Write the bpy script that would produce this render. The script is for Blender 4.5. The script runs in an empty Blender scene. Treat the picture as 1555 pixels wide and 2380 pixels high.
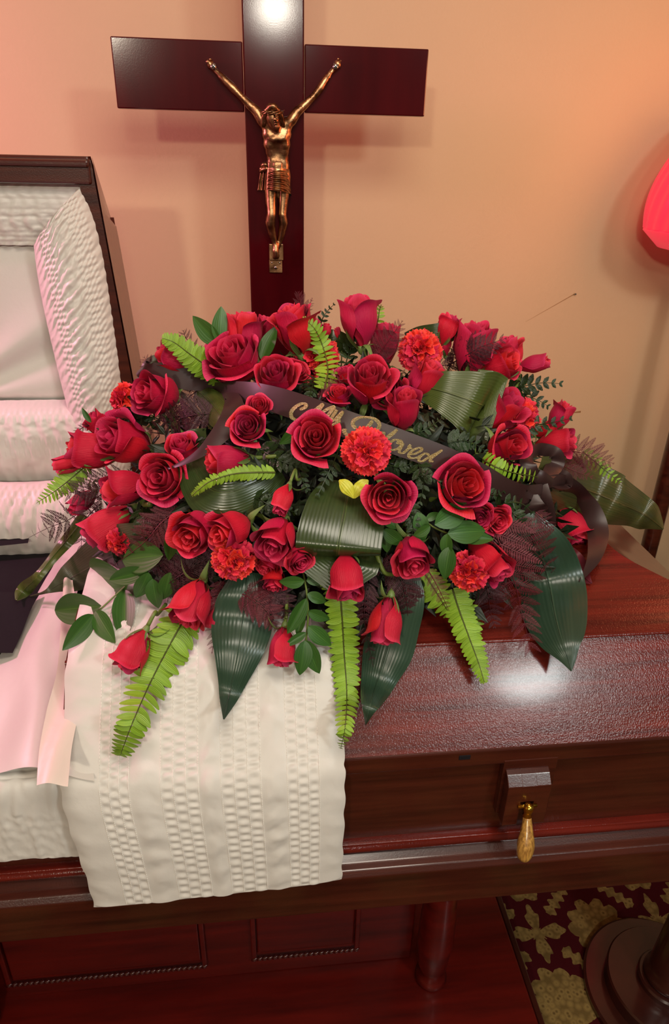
import bpy, bmesh, math, random
from mathutils import Vector, Matrix, Quaternion, noise
random.seed(7)
V = Vector
PI = math.pi
S = bpy.context.scene
COL = S.collection

# ------------------------------------------------------------------ camera
F = 1620.0
CX, CY, H = 777.5, 1190.0, 1.6
down = V((703 - CX, 4450 - CY, F)).normalized()
ax = V((15900 - CX, 733 - CY, F)).normalized()
ax = (ax - down * ax.dot(down)).normalized()
zu = -down
ay = zu.cross(ax)
if ay.z < 0: ay = -ay
R = Matrix((ax, ay, zu))                       # image axes (right, down, forward) -> room axes
cam = bpy.data.cameras.new('camera')
cam.sensor_fit = 'HORIZONTAL'; cam.sensor_width = 36.0; cam.lens = F / 1555 * 36.0
cam.clip_start = 0.02
co = bpy.data.objects.new('camera', cam); COL.objects.link(co); S.camera = co
rt, dn, fw = R @ V((1, 0, 0)), R @ V((0, 1, 0)), R @ V((0, 0, 1))
M = Matrix((rt, -dn, -fw)).transposed().to_4x4()
M.translation = V((0, 0, H)); co.matrix_world = M
O = V((0, 0, H))
def ray(px, py): return (R @ V((px - CX, py - CY, F))).normalized()
def at(px, py, ax_, val):
    d = ray(px, py); i = 'XYZ'.index(ax_)
    return O + d * ((val - O[i]) / d[i])
def depth(p): return (p - O).dot(fw)
def proj(p):
    c = R.transposed() @ (p - O)
    return CX + F * c.x / c.z, CY + F * c.y / c.z

# ------------------------------------------------------------------ world, lights, exposure
S.view_settings.view_transform = 'Standard'; S.view_settings.look = 'None'
S.view_settings.gamma = 1; S.view_settings.use_curve_mapping = False
S.view_settings.exposure = 0.0
W = bpy.data.worlds.new('room_light'); S.world = W; W.use_nodes = True
W.node_tree.nodes['Background'].inputs[0].default_value = (1.0, 0.80, 0.62, 1)
W.node_tree.nodes['Background'].inputs[1].default_value = 0.10
def area(name, loc, target, size, power, col, shape='DISK'):
    l = bpy.data.lights.new(name, 'AREA'); l.shape = shape; l.size = size; l.energy = power; l.color = col
    o = bpy.data.objects.new(name, l); COL.objects.link(o); o.location = loc
    o.rotation_euler = (V(target) - V(loc)).to_track_quat('-Z', 'Y').to_euler(); return o
area('ceiling_or_fill_light', (1.35, -1.15, 2.66), (0.3, 1.2, 0.9), 0.36, 27, (0.93, 1.0, 0.97))
area('ceiling_or_fill_light', (0.22, -2.9, 2.66), (0.1, 1.7, 1.5), 0.24, 15, (1.0, 0.92, 0.78))
area('ceiling_or_fill_light', (-1.15, -3.2, 2.66), (0.0, 1.6, 1.3), 0.26, 58, (1.0, 0.88, 0.70))
area('ceiling_or_fill_light', (0.2, 0.15, 2.66), (0.15, 1.2, 0.9), 0.9, 26, (1.0, 0.90, 0.76))  # added wide fill, not a known lamp; placed clear of visible reflections
area('pink_lamp_light', (-1.35, 1.35, 1.95), (-0.1, 1.15, 0.95), 0.22, 17, (1.0, 0.34, 0.55))
area('red_lamp_light', (1.25, 1.20, 1.72), (0.35, 1.98, 1.75), 0.40, 4.6, (1.0, 0.32, 0.14))

# ------------------------------------------------------------------ helpers
def srgb(r, g, b):
    f = lambda c: (c / 255 / 12.92) if c / 255 <= .04045 else ((c / 255 + .055) / 1.055) ** 2.4
    return (f(r), f(g), f(b), 1)
class NT:
    def __init__(s, name):
        s.m = bpy.data.materials.new(name); s.m.use_nodes = True; s.t = s.m.node_tree
        s.b = s.t.nodes['Principled BSDF']; s.o = s.t.nodes['Material Output']
    def n(s, kind, **kw):
        nd = s.t.nodes.new(kind)
        for k, v in kw.items():
            if k in nd.inputs.keys() if isinstance(k, str) else False: nd.inputs[k].default_value = v
            else: setattr(nd, k, v)
        return nd
    def l(s, a, b): s.t.links.new(a, b)
    def math(s, op, a, b=None, c=None):
        nd = s.t.nodes.new('ShaderNodeMath'); nd.operation = op
        for i, v in enumerate((a, b, c)):
            if v is None: continue
            if isinstance(v, (int, float)): nd.inputs[i].default_value = v
            else: s.l(v, nd.inputs[i])
        return nd.outputs[0]
    def mix(s, fac, a, b):
        nd = s.t.nodes.new('ShaderNodeMix'); nd.data_type = 'RGBA'
        for i, v in ((0, fac), (6, a), (7, b)):
            if isinstance(v, (int, float, tuple)): nd.inputs[i].default_value = v
            else: s.l(v, nd.inputs[i])
        return nd.outputs[2]
    def noise(s, scale, detail=4, vec=None, rough=.5):
        nd = s.n('ShaderNodeTexNoise'); nd.inputs['Scale'].default_value = scale
        nd.inputs['Detail'].default_value = detail; nd.inputs['Roughness'].default_value = rough
        if vec is not None: s.l(vec, nd.inputs['Vector'])
        return nd.outputs[0]
    def coord(s, which='Object', scale=None):
        c = s.n('ShaderNodeTexCoord').outputs[which]
        if scale:
            mp = s.n('ShaderNodeMapping'); mp.inputs['Scale'].default_value = scale; s.l(c, mp.inputs[0]); c = mp.outputs[0]
        return c
    def ramp(s, fac, stops):
        nd = s.n('ShaderNodeValToRGB'); e = nd.color_ramp.elements
        while len(e) < len(stops): e.new(.5)
        for i, (p, c) in enumerate(stops): e[i].position = p; e[i].color = c
        s.l(fac, nd.inputs[0]); return nd.outputs[0]
    def bump(s, h, strength, dist=.001):
        nd = s.n('ShaderNodeBump'); nd.inputs['Strength'].default_value = strength; nd.inputs['Distance'].default_value = dist
        s.l(h, nd.inputs['Height']); s.l(nd.outputs[0], s.b.inputs['Normal']); return nd
    def set(s, **kw):
        for k, v in kw.items():
            k = k.replace('_', ' ')
            if isinstance(v, (int, float, tuple)): s.b.inputs[k].default_value = v
            else: s.l(v, s.b.inputs[k])
        return s
MATS = {}
def simple(name, col, rough=.5, metal=0, spec=.5, coat=0):
    t = NT(name); t.set(Base_Color=col, Roughness=rough, Metallic=metal, Specular_IOR_Level=spec, Coat_Weight=coat, Coat_Roughness=.1)
    MATS[name] = t.m; return t
def wood(name, dark, light, rough=.3, peel=.25, scale=(2, 40, 40), coat=.6):
    t = NT(name); c = t.coord('Object', scale)
    g = t.noise(1.6, 6, c, .6)
    col = t.ramp(g, [(.3, dark), (.72, light)])
    t.set(Base_Color=col, Roughness=rough, Coat_Weight=coat, Coat_Roughness=.12, Specular_IOR_Level=.38)
    p = t.noise(420, 2, t.coord('Object'))
    t.bump(p, peel, .0011)
    MATS[name] = t.m; return t
wood('mahogany', srgb(66, 17, 12), srgb(120, 36, 25), .22, .46, coat=.2)
wood('mahogany_dark', srgb(46, 14, 9), srgb(82, 33, 20), .30, .15)
wood('bier_wood', srgb(66, 9, 5), srgb(104, 18, 10), .34, .05, (2, 20, 20), coat=.25)
wood('cross_lacquer', srgb(52, 4, 9), srgb(74, 8, 14), .11, .02, (6, 6, 1), .15)
wood('stand_wood', srgb(44, 17, 12), srgb(66, 26, 18), .28, .04, (6, 6, 6))
simple('brass', srgb(235, 190, 70), .18, 1)
simple('steel', srgb(190, 185, 175), .25, 1)
t = simple('ash_wood_grip', srgb(190, 135, 60), .4, coat=.4)
t.set(Base_Color=t.ramp(t.noise(2, 5, t.coord('Object', (150, 150, 20))), [(.35, srgb(130, 85, 35)), (.65, srgb(205, 155, 75))]))
# bronze
t = NT('bronze'); n_ = t.noise(45, 4, t.coord('Object'))
t.set(Base_Color=t.ramp(n_, [(.3, srgb(96, 66, 44)), (.7, srgb(205, 156, 112))]), Metallic=1.0, Roughness=.34); t.bump(t.noise(260, 2, t.coord('Object')), .25, .001)
MATS['bronze'] = t.m
# plaster wall
t = NT('wall_paint'); c = t.coord('Object')
t.set(Base_Color=t.mix(t.math('MULTIPLY', t.noise(3, 5, c), .5), srgb(208, 178, 140), srgb(196, 164, 127)), Roughness=.55, Specular_IOR_Level=.35)
t.bump(t.noise(120, 4, c), .25, .002); MATS['wall_paint'] = t.m
simple('ceiling_paint', srgb(225, 215, 200), .9)
# satin fabrics
def satin(name, col, rough=.42):
    t = NT(name); c = t.coord('Object')
    t.set(Base_Color=col, Roughness=rough, Sheen_Weight=.1, Sheen_Roughness=.4, Specular_IOR_Level=.45)
    t.bump(t.noise(70, 4, c), .12, .004); MATS[name] = t.m
satin('white_satin', srgb(218, 213, 205))
satin('cream_satin', srgb(224, 214, 198), .38)
simple('stitch_thread', srgb(245, 240, 232), .5)
t = simple('suit_wool', srgb(26, 22, 26), .85, spec=.2)
t.bump(t.noise(400, 2, t.coord('Object', (1, 6, 1))), .4, .001)
# ribbon
t = NT('ribbon_satin')
t.set(Base_Color=srgb(56, 36, 35), Roughness=.40, Specular_IOR_Level=.5); t.bump(t.noise(25, 2, t.coord('Object')), .15, .003)
MATS['ribbon_satin'] = t.m
t = NT('gold_glitter'); vo = t.n('ShaderNodeTexVoronoi'); vo.inputs['Scale'].default_value = 900; t.l(t.coord('Object'), vo.inputs['Vector'])
t.set(Base_Color=t.mix(vo.outputs[1], srgb(214, 176, 92), srgb(255, 244, 190)), Metallic=.4, Roughness=.35)
nm = t.n('ShaderNodeBump'); nm.inputs['Strength'].default_value = 1; nm.inputs['Distance'].default_value = .003
t.l(vo.outputs[0], nm.inputs['Height']); t.l(nm.outputs[0], t.b.inputs['Normal']); MATS['gold_glitter'] = t.m
# petals: uv.y runs from claw to rim
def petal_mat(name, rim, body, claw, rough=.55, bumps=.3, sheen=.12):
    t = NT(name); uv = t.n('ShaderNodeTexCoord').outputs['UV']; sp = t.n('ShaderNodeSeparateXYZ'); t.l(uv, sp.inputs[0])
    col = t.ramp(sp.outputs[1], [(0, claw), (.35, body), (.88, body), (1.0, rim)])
    oi = t.n('ShaderNodeObjectInfo'); hs = t.n('ShaderNodeHueSaturation')
    t.l(t.math('MULTIPLY_ADD', oi.outputs['Random'], .35, .82), hs.inputs['Value']); t.l(col, hs.inputs['Color'])
    t.l(t.math('MULTIPLY_ADD', oi.outputs['Random'], .02, .490), hs.inputs['Hue'])
    t.set(Base_Color=hs.outputs[0], Roughness=rough, Sheen_Weight=sheen, Sheen_Roughness=.4, Specular_IOR_Level=.35)
    t.b.inputs['Sheen Tint'].default_value = (1, .25, .35, 1)
    t.b.inputs['Subsurface Weight'].default_value = 0
    mp = t.n('ShaderNodeMapping'); mp.inputs['Scale'].default_value = (30, 1.5, 1); t.l(uv, mp.inputs[0])
    t.bump(t.noise(2, 3, mp.outputs[0]), bumps, .02); MATS[name] = t.m
petal_mat('rose_petal', srgb(222, 56, 96), srgb(190, 14, 56), srgb(170, 18, 44))
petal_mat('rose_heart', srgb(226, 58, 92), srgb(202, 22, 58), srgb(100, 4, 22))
petal_mat('carnation_petal', srgb(242, 66, 72), srgb(228, 34, 54), srgb(190, 18, 38), .6, .3)
# leaves
def leaf_mat(name, base, vein, rough=.35, veins=18, mid=True, var=.3, vs=.35, along=False):
    t = NT(name); uv = t.n('ShaderNodeTexCoord').outputs['UV']; sp = t.n('ShaderNodeSeparateXYZ'); t.l(uv, sp.inputs[0])
    w = t.math('SINE', t.math('MULTIPLY', sp.outputs[0], veins * 2 * PI))
    f = t.math('MULTIPLY', t.math('ADD', w, 1.0), .5)
    m = t.math('LESS_THAN', t.math('ABSOLUTE', t.math('SUBTRACT', sp.outputs[0], .5)), .02) if mid else 0.0
    mp = t.n('ShaderNodeMapping'); mp.inputs['Scale'].default_value = (veins, .8, 1); t.l(uv, mp.inputs[0])
    nz = t.noise(1.0, 3, mp.outputs[0])
    col = t.mix(t.math('MULTIPLY', nz, vs), base, vein)
    col = t.mix(t.math('MULTIPLY', m, .5) if mid else 0.0, col, vein)
    oi = t.n('ShaderNodeObjectInfo'); hs = t.n('ShaderNodeHueSaturation')
    t.l(t.math('MULTIPLY_ADD', oi.outputs['Random'], var, 1 - var / 2), hs.inputs['Value']); t.l(col, hs.inputs['Color'])
    t.set(Base_Color=hs.outputs[0], Roughness=rough, Specular_IOR_Level=.5)
    t.bump(t.math('ADD', f, nz), .14 if veins > 12 else (.10 if veins == 8 else .3), .001); MATS[name] = t.m
leaf_mat('aspidistra', srgb(34, 50, 24), srgb(88, 104, 52), .24, 22)
leaf_mat('aspidistra_olive', srgb(62, 76, 30), srgb(112, 120, 60), .24, 22)
leaf_mat('ti_leaf', srgb(34, 56, 42), srgb(78, 104, 80), .30, 16)
leaf_mat('ti_leaf_variegated', srgb(38, 66, 30), srgb(112, 92, 54), .30, 22, vs=.75)
leaf_mat('ti_leaf_grey', srgb(64, 66, 46), srgb(104, 100, 78), .38, 20)
leaf_mat('sword_fern', srgb(118, 158, 34), srgb(176, 204, 74), .42, 6, var=.35)
leaf_mat('sword_fern_rib', srgb(80, 90, 28), srgb(70, 60, 24), .5, 2, mid=False)
leaf_mat('yellow_leaf', srgb(190, 190, 40), srgb(225, 220, 90), .45, 5)
leaf_mat('leather_fern', srgb(26, 46, 22), srgb(66, 88, 44), .32, 5, var=.5)
leaf_mat('ruscus', srgb(42, 84, 26), srgb(82, 124, 50), .44, 8, var=.3)
leaf_mat('burgundy_fern', srgb(88, 22, 34), srgb(124, 40, 52), .55, 2, mid=False, var=.4)
leaf_mat('burgundy_dark', srgb(58, 18, 28), srgb(86, 30, 42), .55, 2, mid=False, var=.4)
leaf_mat('stem_green', srgb(92, 112, 44), srgb(130, 148, 66), .45, 2, mid=False, var=.2)
leaf_mat('sepal_green', srgb(96, 120, 58), srgb(140, 156, 90), .5, 4, mid=False, var=.25)
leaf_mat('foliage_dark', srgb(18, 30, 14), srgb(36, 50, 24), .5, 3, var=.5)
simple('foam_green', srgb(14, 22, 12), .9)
# lamp shade glass
t = NT('red_glass'); t.set(Base_Color=srgb(225, 40, 70), Roughness=.3); t.b.inputs['Emission Color'].default_value = srgb(255, 60, 84); t.b.inputs['Emission Strength'].default_value = .5
MATS['red_glass'] = t.m

def mk(name, verts, faces, mat, parent=None, smooth=True, uvs=None, link=True):
    me = bpy.data.meshes.new(name); me.from_pydata([tuple(v) for v in verts], [], faces)
    if mat: me.materials.append(MATS[mat])
    if smooth: me.polygons.foreach_set('use_smooth', [True] * len(me.polygons))
    if uvs:
        l = me.uv_layers.new(name='UV'); idx = [0] * len(me.loops); me.loops.foreach_get('vertex_index', idx)
        flat = []
        for i in idx: flat += uvs[i]
        l.data.foreach_set('uv', flat)
    me.update()
    if not link: return me
    return inst(name, me, parent)
def inst(name, me, parent=None, local=None):
    o = bpy.data.objects.new(name, me); COL.objects.link(o)
    if parent:
        o.parent = parent
        if local is None: o.matrix_parent_inverse = parent_world(parent).inverted()
        else: o.matrix_local = local
    elif local is not None: o.matrix_world = local
    return o
def parent_world(p):
    m = p.matrix_basis.copy()
    if p.parent: m = parent_world(p.parent) @ p.matrix_parent_inverse @ m
    return m
def tag(o, label, cat, group=None, kind=None):
    if label: o['label'] = label
    if cat: o['category'] = cat
    if group: o['group'] = group
    if kind: o['kind'] = kind
    return o
def thing(name, label, cat, loc=(0, 0, 0), group=None):
    o = bpy.data.objects.new(name, None); COL.objects.link(o); o.location = loc; o.empty_display_size = .05
    return tag(o, label, cat, group)
def join(parts):
    vs, fs, us = [], [], []
    for p in parts:
        b = len(vs); vs += p[0]; fs += [tuple(i + b for i in f) for f in p[1]]
        us += (p[2] if len(p) > 2 and p[2] else [(0, 0)] * len(p[0]))
    return vs, fs, us
def grid(fn, nu, nv, closed=False):
    vs, us = [], []
    for j in range(nv + 1):
        for i in range(nu if closed else nu + 1):
            u, v = i / nu, j / nv; vs.append(V(fn(u, v))); us.append((u, v))
    w = nu if closed else nu + 1
    fs = []
    for j in range(nv):
        for i in range(nu):
            a = j * w + i; b = j * w + (i + 1) % w if closed else a + 1
            fs.append((a, b, b + w, a + w))
    return vs, fs, us
def cr(p, t):
    """Catmull-Rom through a list of tuples; t in 0..1"""
    n = len(p) - 1; x = min(max(t, 0), 1) * n; i = min(int(x), n - 1); f = x - i
    a, b, c, d = p[max(i - 1, 0)], p[i], p[i + 1], p[min(i + 2, n)]
    return [.5 * (2 * B + (C_ - A) * f + (2 * A - 5 * B + 4 * C_ - D) * f * f + (3 * B - A - 3 * C_ + D) * f ** 3) for A, B, C_, D in zip(a, b, c, d)]
def tube(pts, rad, n=8, samples=None, caps=True):
    pts = [V(p) for p in pts]
    if samples:
        rr = rad if isinstance(rad, (list, tuple)) else [rad] * len(pts)
        q = [cr([(*p, r) for p, r in zip(pts, rr)], k / samples) for k in range(samples + 1)]
        pts = [V(x[:3]) for x in q]; rad = [x[3] for x in q]
    if not isinstance(rad, (list, tuple)): rad = [rad] * len(pts)
    vs, fs = [], []; up = None
    for k, p in enumerate(pts):
        T = (pts[min(k + 1, len(pts) - 1)] - pts[max(k - 1, 0)]).normalized()
        if up is None: up = T.orthogonal().normalized()
        up = (up - T * up.dot(T)).normalized(); s = T.cross(up)
        for i in range(n):
            a = 2 * PI * i / n; vs.append(p + (up * math.cos(a) + s * math.sin(a)) * rad[k])
    for k in range(len(pts) - 1):
        for i in range(n):
            a, b = k * n + i, k * n + (i + 1) % n; fs.append((a, b, b + n, a + n))
    if caps: fs.append(tuple(range(n))[::-1]); fs.append(tuple(range(len(vs) - n, len(vs))))
    us = [((i % n) / n, (i // n) / max(1, len(pts) - 1)) for i in range(len(vs))]
    return vs, fs, us
def lathe(prof, n=32, c=(0, 0, 0)):
    c = V(c); vs, fs = [], []
    for r, z in prof:
        for i in range(n):
            a = 2 * PI * i / n; vs.append(c + V((r * math.cos(a), r * math.sin(a), z)))
    for k in range(len(prof) - 1):
        for i in range(n):
            a, b = k * n + i, k * n + (i + 1) % n; fs.append((a, b, b + n, a + n))
    fs.append(tuple(range(n))[::-1]); fs.append(tuple(range(len(vs) - n, len(vs))))
    return vs, fs, [(0, 0)] * len(vs)
def box(a, b, bev=.003, seg=2):
    bm = bmesh.new(); bmesh.ops.create_cube(bm, size=1)
    a, b = V(a), V(b)
    for v in bm.verts: v.co = V([(a[i] + b[i]) / 2 + v.co[i] * (b[i] - a[i]) for i in range(3)])
    if bev: bmesh.ops.bevel(bm, geom=bm.edges[:], offset=bev, segments=seg, affect='EDGES', profile=.5)
    vs = [v.co.copy() for v in bm.verts]; bm.verts.index_update(); fs = [tuple(v.index for v in f.verts) for f in bm.faces]; bm.free()
    return vs, fs, [(0, 0)] * len(vs)
def extrude_x(prof, x0, x1, bev=0):
    """closed YZ profile run along X"""
    n = len(prof); vs = [V((x, y, z)) for x in (x0, x1) for y, z in prof]
    fs = [(i, (i + 1) % n, n + (i + 1) % n, n + i) for i in range(n)] + [tuple(range(n))[::-1], tuple(range(n, 2 * n))]
    if bev:
        bm = bmesh.new(); bv = [bm.verts.new(v) for v in vs]
        for f in fs: bm.faces.new([bv[i] for i in f])
        bmesh.ops.bevel(bm, geom=bm.edges[:], offset=bev, segments=2, affect='EDGES', profile=.5)
        bm.verts.index_update(); vs = [v.co.copy() for v in bm.verts]; fs = [tuple(v.index for v in f.verts) for f in bm.faces]; bm.free()
    return vs, fs, [(0, 0)] * len(vs)
def add(name, geo, mat, parent=None, smooth=False, angle=False):
    o = mk(name, geo[0], geo[1], mat, parent, smooth, geo[2] if len(geo) > 2 else None)
    if angle:
        o.data.polygons.foreach_set('use_smooth', [True] * len(o.data.polygons))
        o.data.set_sharp_from_angle(angle=math.radians(35))
    return o
N3 = lambda x, y, z=0.0: noise.noise(V((x, y, z)))
def sm(x): x = min(max(x, 0), 1); return x * x * (3 - 2 * x)
# ------------------------------------------------------------------ room shell
YW = 1.98
o = add('wall_back', grid(lambda u, v: (-3.2 + 6.4 * u, YW, 2.7 * v), 2, 2), 'wall_paint'); tag(o, None, None, kind='structure'); WALL = o
o = add('ceiling', grid(lambda u, v: (-3.2 + 6.4 * u, -3.6 + (YW + 3.6) * v, 2.7), 1, 1), 'ceiling_paint'); tag(o, None, None, kind='structure')
o = add('wall_left', grid(lambda u, v: (-3.2, -3.6 + (YW + 3.6) * u, 2.7 * v), 1, 1), 'wall_paint'); tag(o, None, None, kind='structure')
# patterned carpet
t = NT('carpet'); P = t.coord('Object'); sp = t.n('ShaderNodeSeparateXYZ'); t.l(P, sp.inputs[0])
nw = t.noise(28, 3, P)
def cell(ox, oy, per):
    fx = t.math('SUBTRACT', t.math('FRACT', t.math('DIVIDE', t.math('ADD', sp.outputs[0], ox), per)), .5)
    fy = t.math('SUBTRACT', t.math('FRACT', t.math('DIVIDE', t.math('ADD', sp.outputs[1], oy), per)), .5)
    r = t.math('SQRT', t.math('ADD', t.math('MULTIPLY', fx, fx), t.math('MULTIPLY', fy, fy)))
    a = t.math('ARCTAN2', fy, fx); return r, a, fx, fy
per = .30
c0 = at(1250, 2168, 'Z', 0)
r, a, fx, fy = cell(-c0.x + per / 2, -c0.y + per / 2, per)
j = t.math('MULTIPLY', t.math('SUBTRACT', nw, .5), .11)
edge = t.math('MULTIPLY_ADD', t.math('COSINE', t.math('MULTIPLY', a, 4)), .085, .135)
edge = t.math('ADD', edge, t.math('MULTIPLY', t.math('COSINE', t.math('MULTIPLY', a, 16)), .018))
arm = t.math('LESS_THAN', t.math('MINIMUM', t.math('ABSOLUTE', t.math('SUBTRACT', fx, fy)), t.math('ABSOLUTE', t.math('ADD', fx, fy))), t.math('MULTIPLY_ADD', t.math('SINE', t.math('MULTIPLY', r, 85)), .025, .055))
armr = t.math('MULTIPLY', arm, t.math('MULTIPLY', t.math('LESS_THAN', r, .50), t.math('GREATER_THAN', r, .2)))
A = t.math('MAXIMUM', t.math('LESS_THAN', t.math('ADD', r, j), edge), armr)
r2, a2, _, _ = cell(-c0.x, -c0.y + per / 2, per)
e2 = t.math('MULTIPLY_ADD', t.math('ABSOLUTE', t.math('COSINE', t.math('MULTIPLY', a2, 5))), .05, .19)
B = t.math('LESS_THAN', t.math('ADD', r2, j), e2)
r3, a3, _, _ = cell(-c0.x + per / 2, -c0.y, per)
e3 = t.math('MULTIPLY_ADD', t.math('ABSOLUTE', t.math('COSINE', t.math('MULTIPLY', a3, 5))), .05, .19)
B = t.math('MAXIMUM', B, t.math('LESS_THAN', t.math('ADD', r3, j), e3))
m = t.math('MAXIMUM', A, B)
vo = t.n('ShaderNodeTexVoronoi'); vo.inputs['Scale'].default_value = 75; t.l(P, vo.inputs['Vector'])
gold = t.ramp(vo.outputs[0], [(.0, srgb(74, 54, 26)), (.35, srgb(140, 114, 66)), (.8, srgb(106, 84, 46))])
t.set(Base_Color=t.mix(m, srgb(66, 12, 18), gold), Roughness=.95, Specular_IOR_Level=.1)
t.bump(t.noise(700, 2, P), .5, .002); MATS['carpet'] = t.m
o = add('floor', grid(lambda u, v: (-3.2 + 6.4 * u, -3.6 + (YW + 3.6) * v, 0), 1, 1), 'carpet'); tag(o, None, None, kind='structure')
o = add('baseboard_back', box((-3.2, YW - .018, 0.001), (3.2, YW - .001, .11), .004), 'stand_wood'); tag(o, None, None, kind='structure')
for (a_, b_, w_) in (((1222, 748), (1336, 683), .0012), ((1325, 960), (1350, 957), .003)):
    p0, p1 = at(*a_, 'Y', YW - .001), at(*b_, 'Y', YW - .001)
    s = V((0, 0, w_)); add('scuff_mark', ([p0, p0 + s * .3, p1 + s, p1 - s], [(0, 1, 2, 3)]), 'scuff' if 'scuff' in MATS else (simple('scuff', srgb(150, 105, 60), .7) and 'scuff'), WALL)
for p in ((1336, 683),):
    c = at(*p, 'Y', YW - .002); add('nail', tube([c, c + V((0, -.006, 0))], .0025, 8), 'steel', WALL)

# ------------------------------------------------------------------ bier (stand under the casket)
bier = thing('casket_bier', 'glossy red wooden stand with panels and turned legs beneath the casket', 'stand', (.0, 1.05, 0))
XL, XR = -.62, .535
add('base_board', extrude_x([(.60, .0), (1.50, .0), (1.50, .04), (.60, .04)], -1.2, XR, .004), 'bier_wood', bier)
add('base_edge_trim', box((XR, .60, .0), (XR + .012, 1.50, .042), .002), 'stand_wood', bier)
add('pedestal', box((XL, .912, .04), (.30, 1.35, .50), .003), 'bier_wood', bier)
add('upper_rail', box((-1.1, .80, .50), (.62, 1.36, .575), .006), 'bier_wood', bier)
def bead_frame(x0, x1, z0, z1):
    y = .912
    f = add('panel', box((x0 + .012, y - .005, z0 + .012), (x1 - .012, y, z1 - .012), .003), 'bier_wood', bier)
    for nm, a_, b_ in (('panel_molding', (x0, y - .010, z0), (x0 + .010, y - .0005, z1)), ('panel_molding', (x1 - .010, y - .010, z0), (x1, y - .0005, z1)), ('panel_molding', (x0, y - .010, z1 - .01), (x1, y - .0005, z1))):
        add(nm, box(a_, b_, .002), 'bier_wood', bier)
    n = int((x1 - x0) / .0105); ps = []
    for i in range(n):                      # a twisted rope bead runs along the bottom of the panel
        x = x0 + (i + .5) * (x1 - x0) / n; c = V((x, y - .009, z0))
        ps.append(tube([c + V((-.006, 0, -.004)), c, c + V((.006, 0, .004))], [.002, .0052, .002], 8))
    add('rope_bead', join(ps), 'bier_bead' if 'bier_bead' in MATS else (simple('bier_bead', srgb(70, 22, 18), .12, coat=1) and 'bier_bead'), bier, smooth=True)['kind'] = 'stuff'
bead_frame(-.54, -.138, .097, .47)
bead_frame(-.045, .182, .104, .47)
legp = [(.030, 0), (.034, .006), (.030, .016), (.022, .028), (.030, .05), (.037, .12), (.036, .2), (.028, .34), (.026, .40), (.034, .42), (.034, .46)]
for x, y in ((.335, .868), (.45, 1.34), (-.585, .868), (-.9, 1.34)):
    add('leg', lathe(legp, 28, (x, y, .04)), 'bier_wood', bier, smooth=True)

# ------------------------------------------------------------------ casket
XS, XE, X0 = -.272, .83, -1.25             # split between the lids, foot end, head end
casket = thing('casket', 'open dark mahogany casket with white satin lining and brass fittings', 'casket', (-.2, 1.05, .576))
body = [(.700, .672), (.712, .690), (.712, .80), (.705, .868), (1.41, .868), (1.40, .60), (.71, .60)]
def shell():
    # four walls and a bottom, open at the top
    ps = [extrude_x([(.712, .60), (.712, .865), (.745, .865), (.745, .60)], X0, XE - .012, .003),
          extrude_x([(1.37, .60), (1.37, .865), (1.405, .865), (1.405, .60)], X0, XE - .012, .003),
          box((X0, .745, .60), (X0 + .03, 1.37, .865), .003), box((XE - .045, .745, .60), (XE - .012, 1.37, .865), .003),
          box((X0, .72, .595), (XE - .02, 1.40, .625), .003)]
    return join(ps)
add('body', shell(), 'mahogany_dark', casket)
add('base_molding', join([extrude_x([(.674, .581), (.674, .655), (.680, .664), (.690, .667), (.706, .677), (.716, .679), (.716, .581)], X0 - .02, XE + .02, .0015),
     extrude_x([(1.40, .581), (1.40, .675), (1.43, .665), (1.435, .581)], X0 - .02, XE + .02, .001),
     box((XE - .015, .70, .581), (XE + .02, 1.42, .664), .003), box((X0 - .02, .70, .581), (X0 + .01, 1.42, .664), .003), box((X0, .70, .581), (XE, 1.42, .597), .001)]), 'mahogany_dark', casket)
add('ledge_molding', join([tube([(X0, .703, .684), (XE, .703, .684)], .0075, 10), box((X0, .700, .686), (XE + .002, .715, .694), .002)]), 'mahogany', casket, smooth=True)
# foot lid: rim, sloped side, arched crown with a hipped end
lid = add('foot_lid', join([box((XS, .700, .838), (XE, 1.41, .868), .003)]), 'mahogany_dark', casket)
def xend(y):                               # where the crown's top stops on the foot side
    return cr([(.735,), (.675,), (.612,), (.60,), (.60,), (.62,), (.66,)], (y - .80) / .50)[0]
def ctop(y): return .980 + .040 * math.sin(PI * min(max((y - .80) / .50, 0), 1)) ** .8
def slopef(u, v):
    x0, x1 = XS, XE + (xend(.80) - XE) * v
    y = .703 + .097 * v; z = .868 + .112 * v + .0012 * math.sin(PI * v)
    return (x0 + (x1 - x0) * u, y, z)
add('front_slope', join([grid(slopef, 8, 6), grid(lambda u, v: (XS + (xend(.8) - XS) * u, .80 + .004 * math.cos(PI * v), .980 + .004 * math.sin(PI * v)), 2, 6)]), 'mahogany', casket, smooth=True)
add('crown', grid(lambda u, v: (XS + (xend(.80 + .5 * v) - XS) * u, .80 + .5 * v, ctop(.80 + .5 * v)), 6, 24), 'mahogany', casket, smooth=True)
add('rear_slope', grid(lambda u, v: (XS + (XE + (.66 - XE) * v - XS) * u, 1.408 - .108 * v, .868 + .112 * v), 4, 4), 'mahogany', casket, smooth=True)
def hip(u, v):
    ya = .703 + .705 * u; yb = .80 + .5 * u; xb = xend(yb); zb = ctop(yb)
    return (XE + (xb - XE) * v, ya + (yb - ya) * v, .868 + (zb - .868) * v)
add('end_slope', grid(hip, 20, 4), 'mahogany_lit' if 'mahogany_lit' in MATS else (wood('mahogany_lit', srgb(84, 34, 24), srgb(112, 50, 36), .28, .2) and 'mahogany_lit'), casket, smooth=True)  # lighter copy of the mahogany: light from the wall put into the colour
add('lid_end', join([([V((XS, y, z)) for y, z in ((.703, .868), (.80, .98), (1.05, 1.018), (1.30, .98), (1.408, .868))], [(0, 1, 2, 3, 4)])]), 'mahogany_dark', casket)
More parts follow.
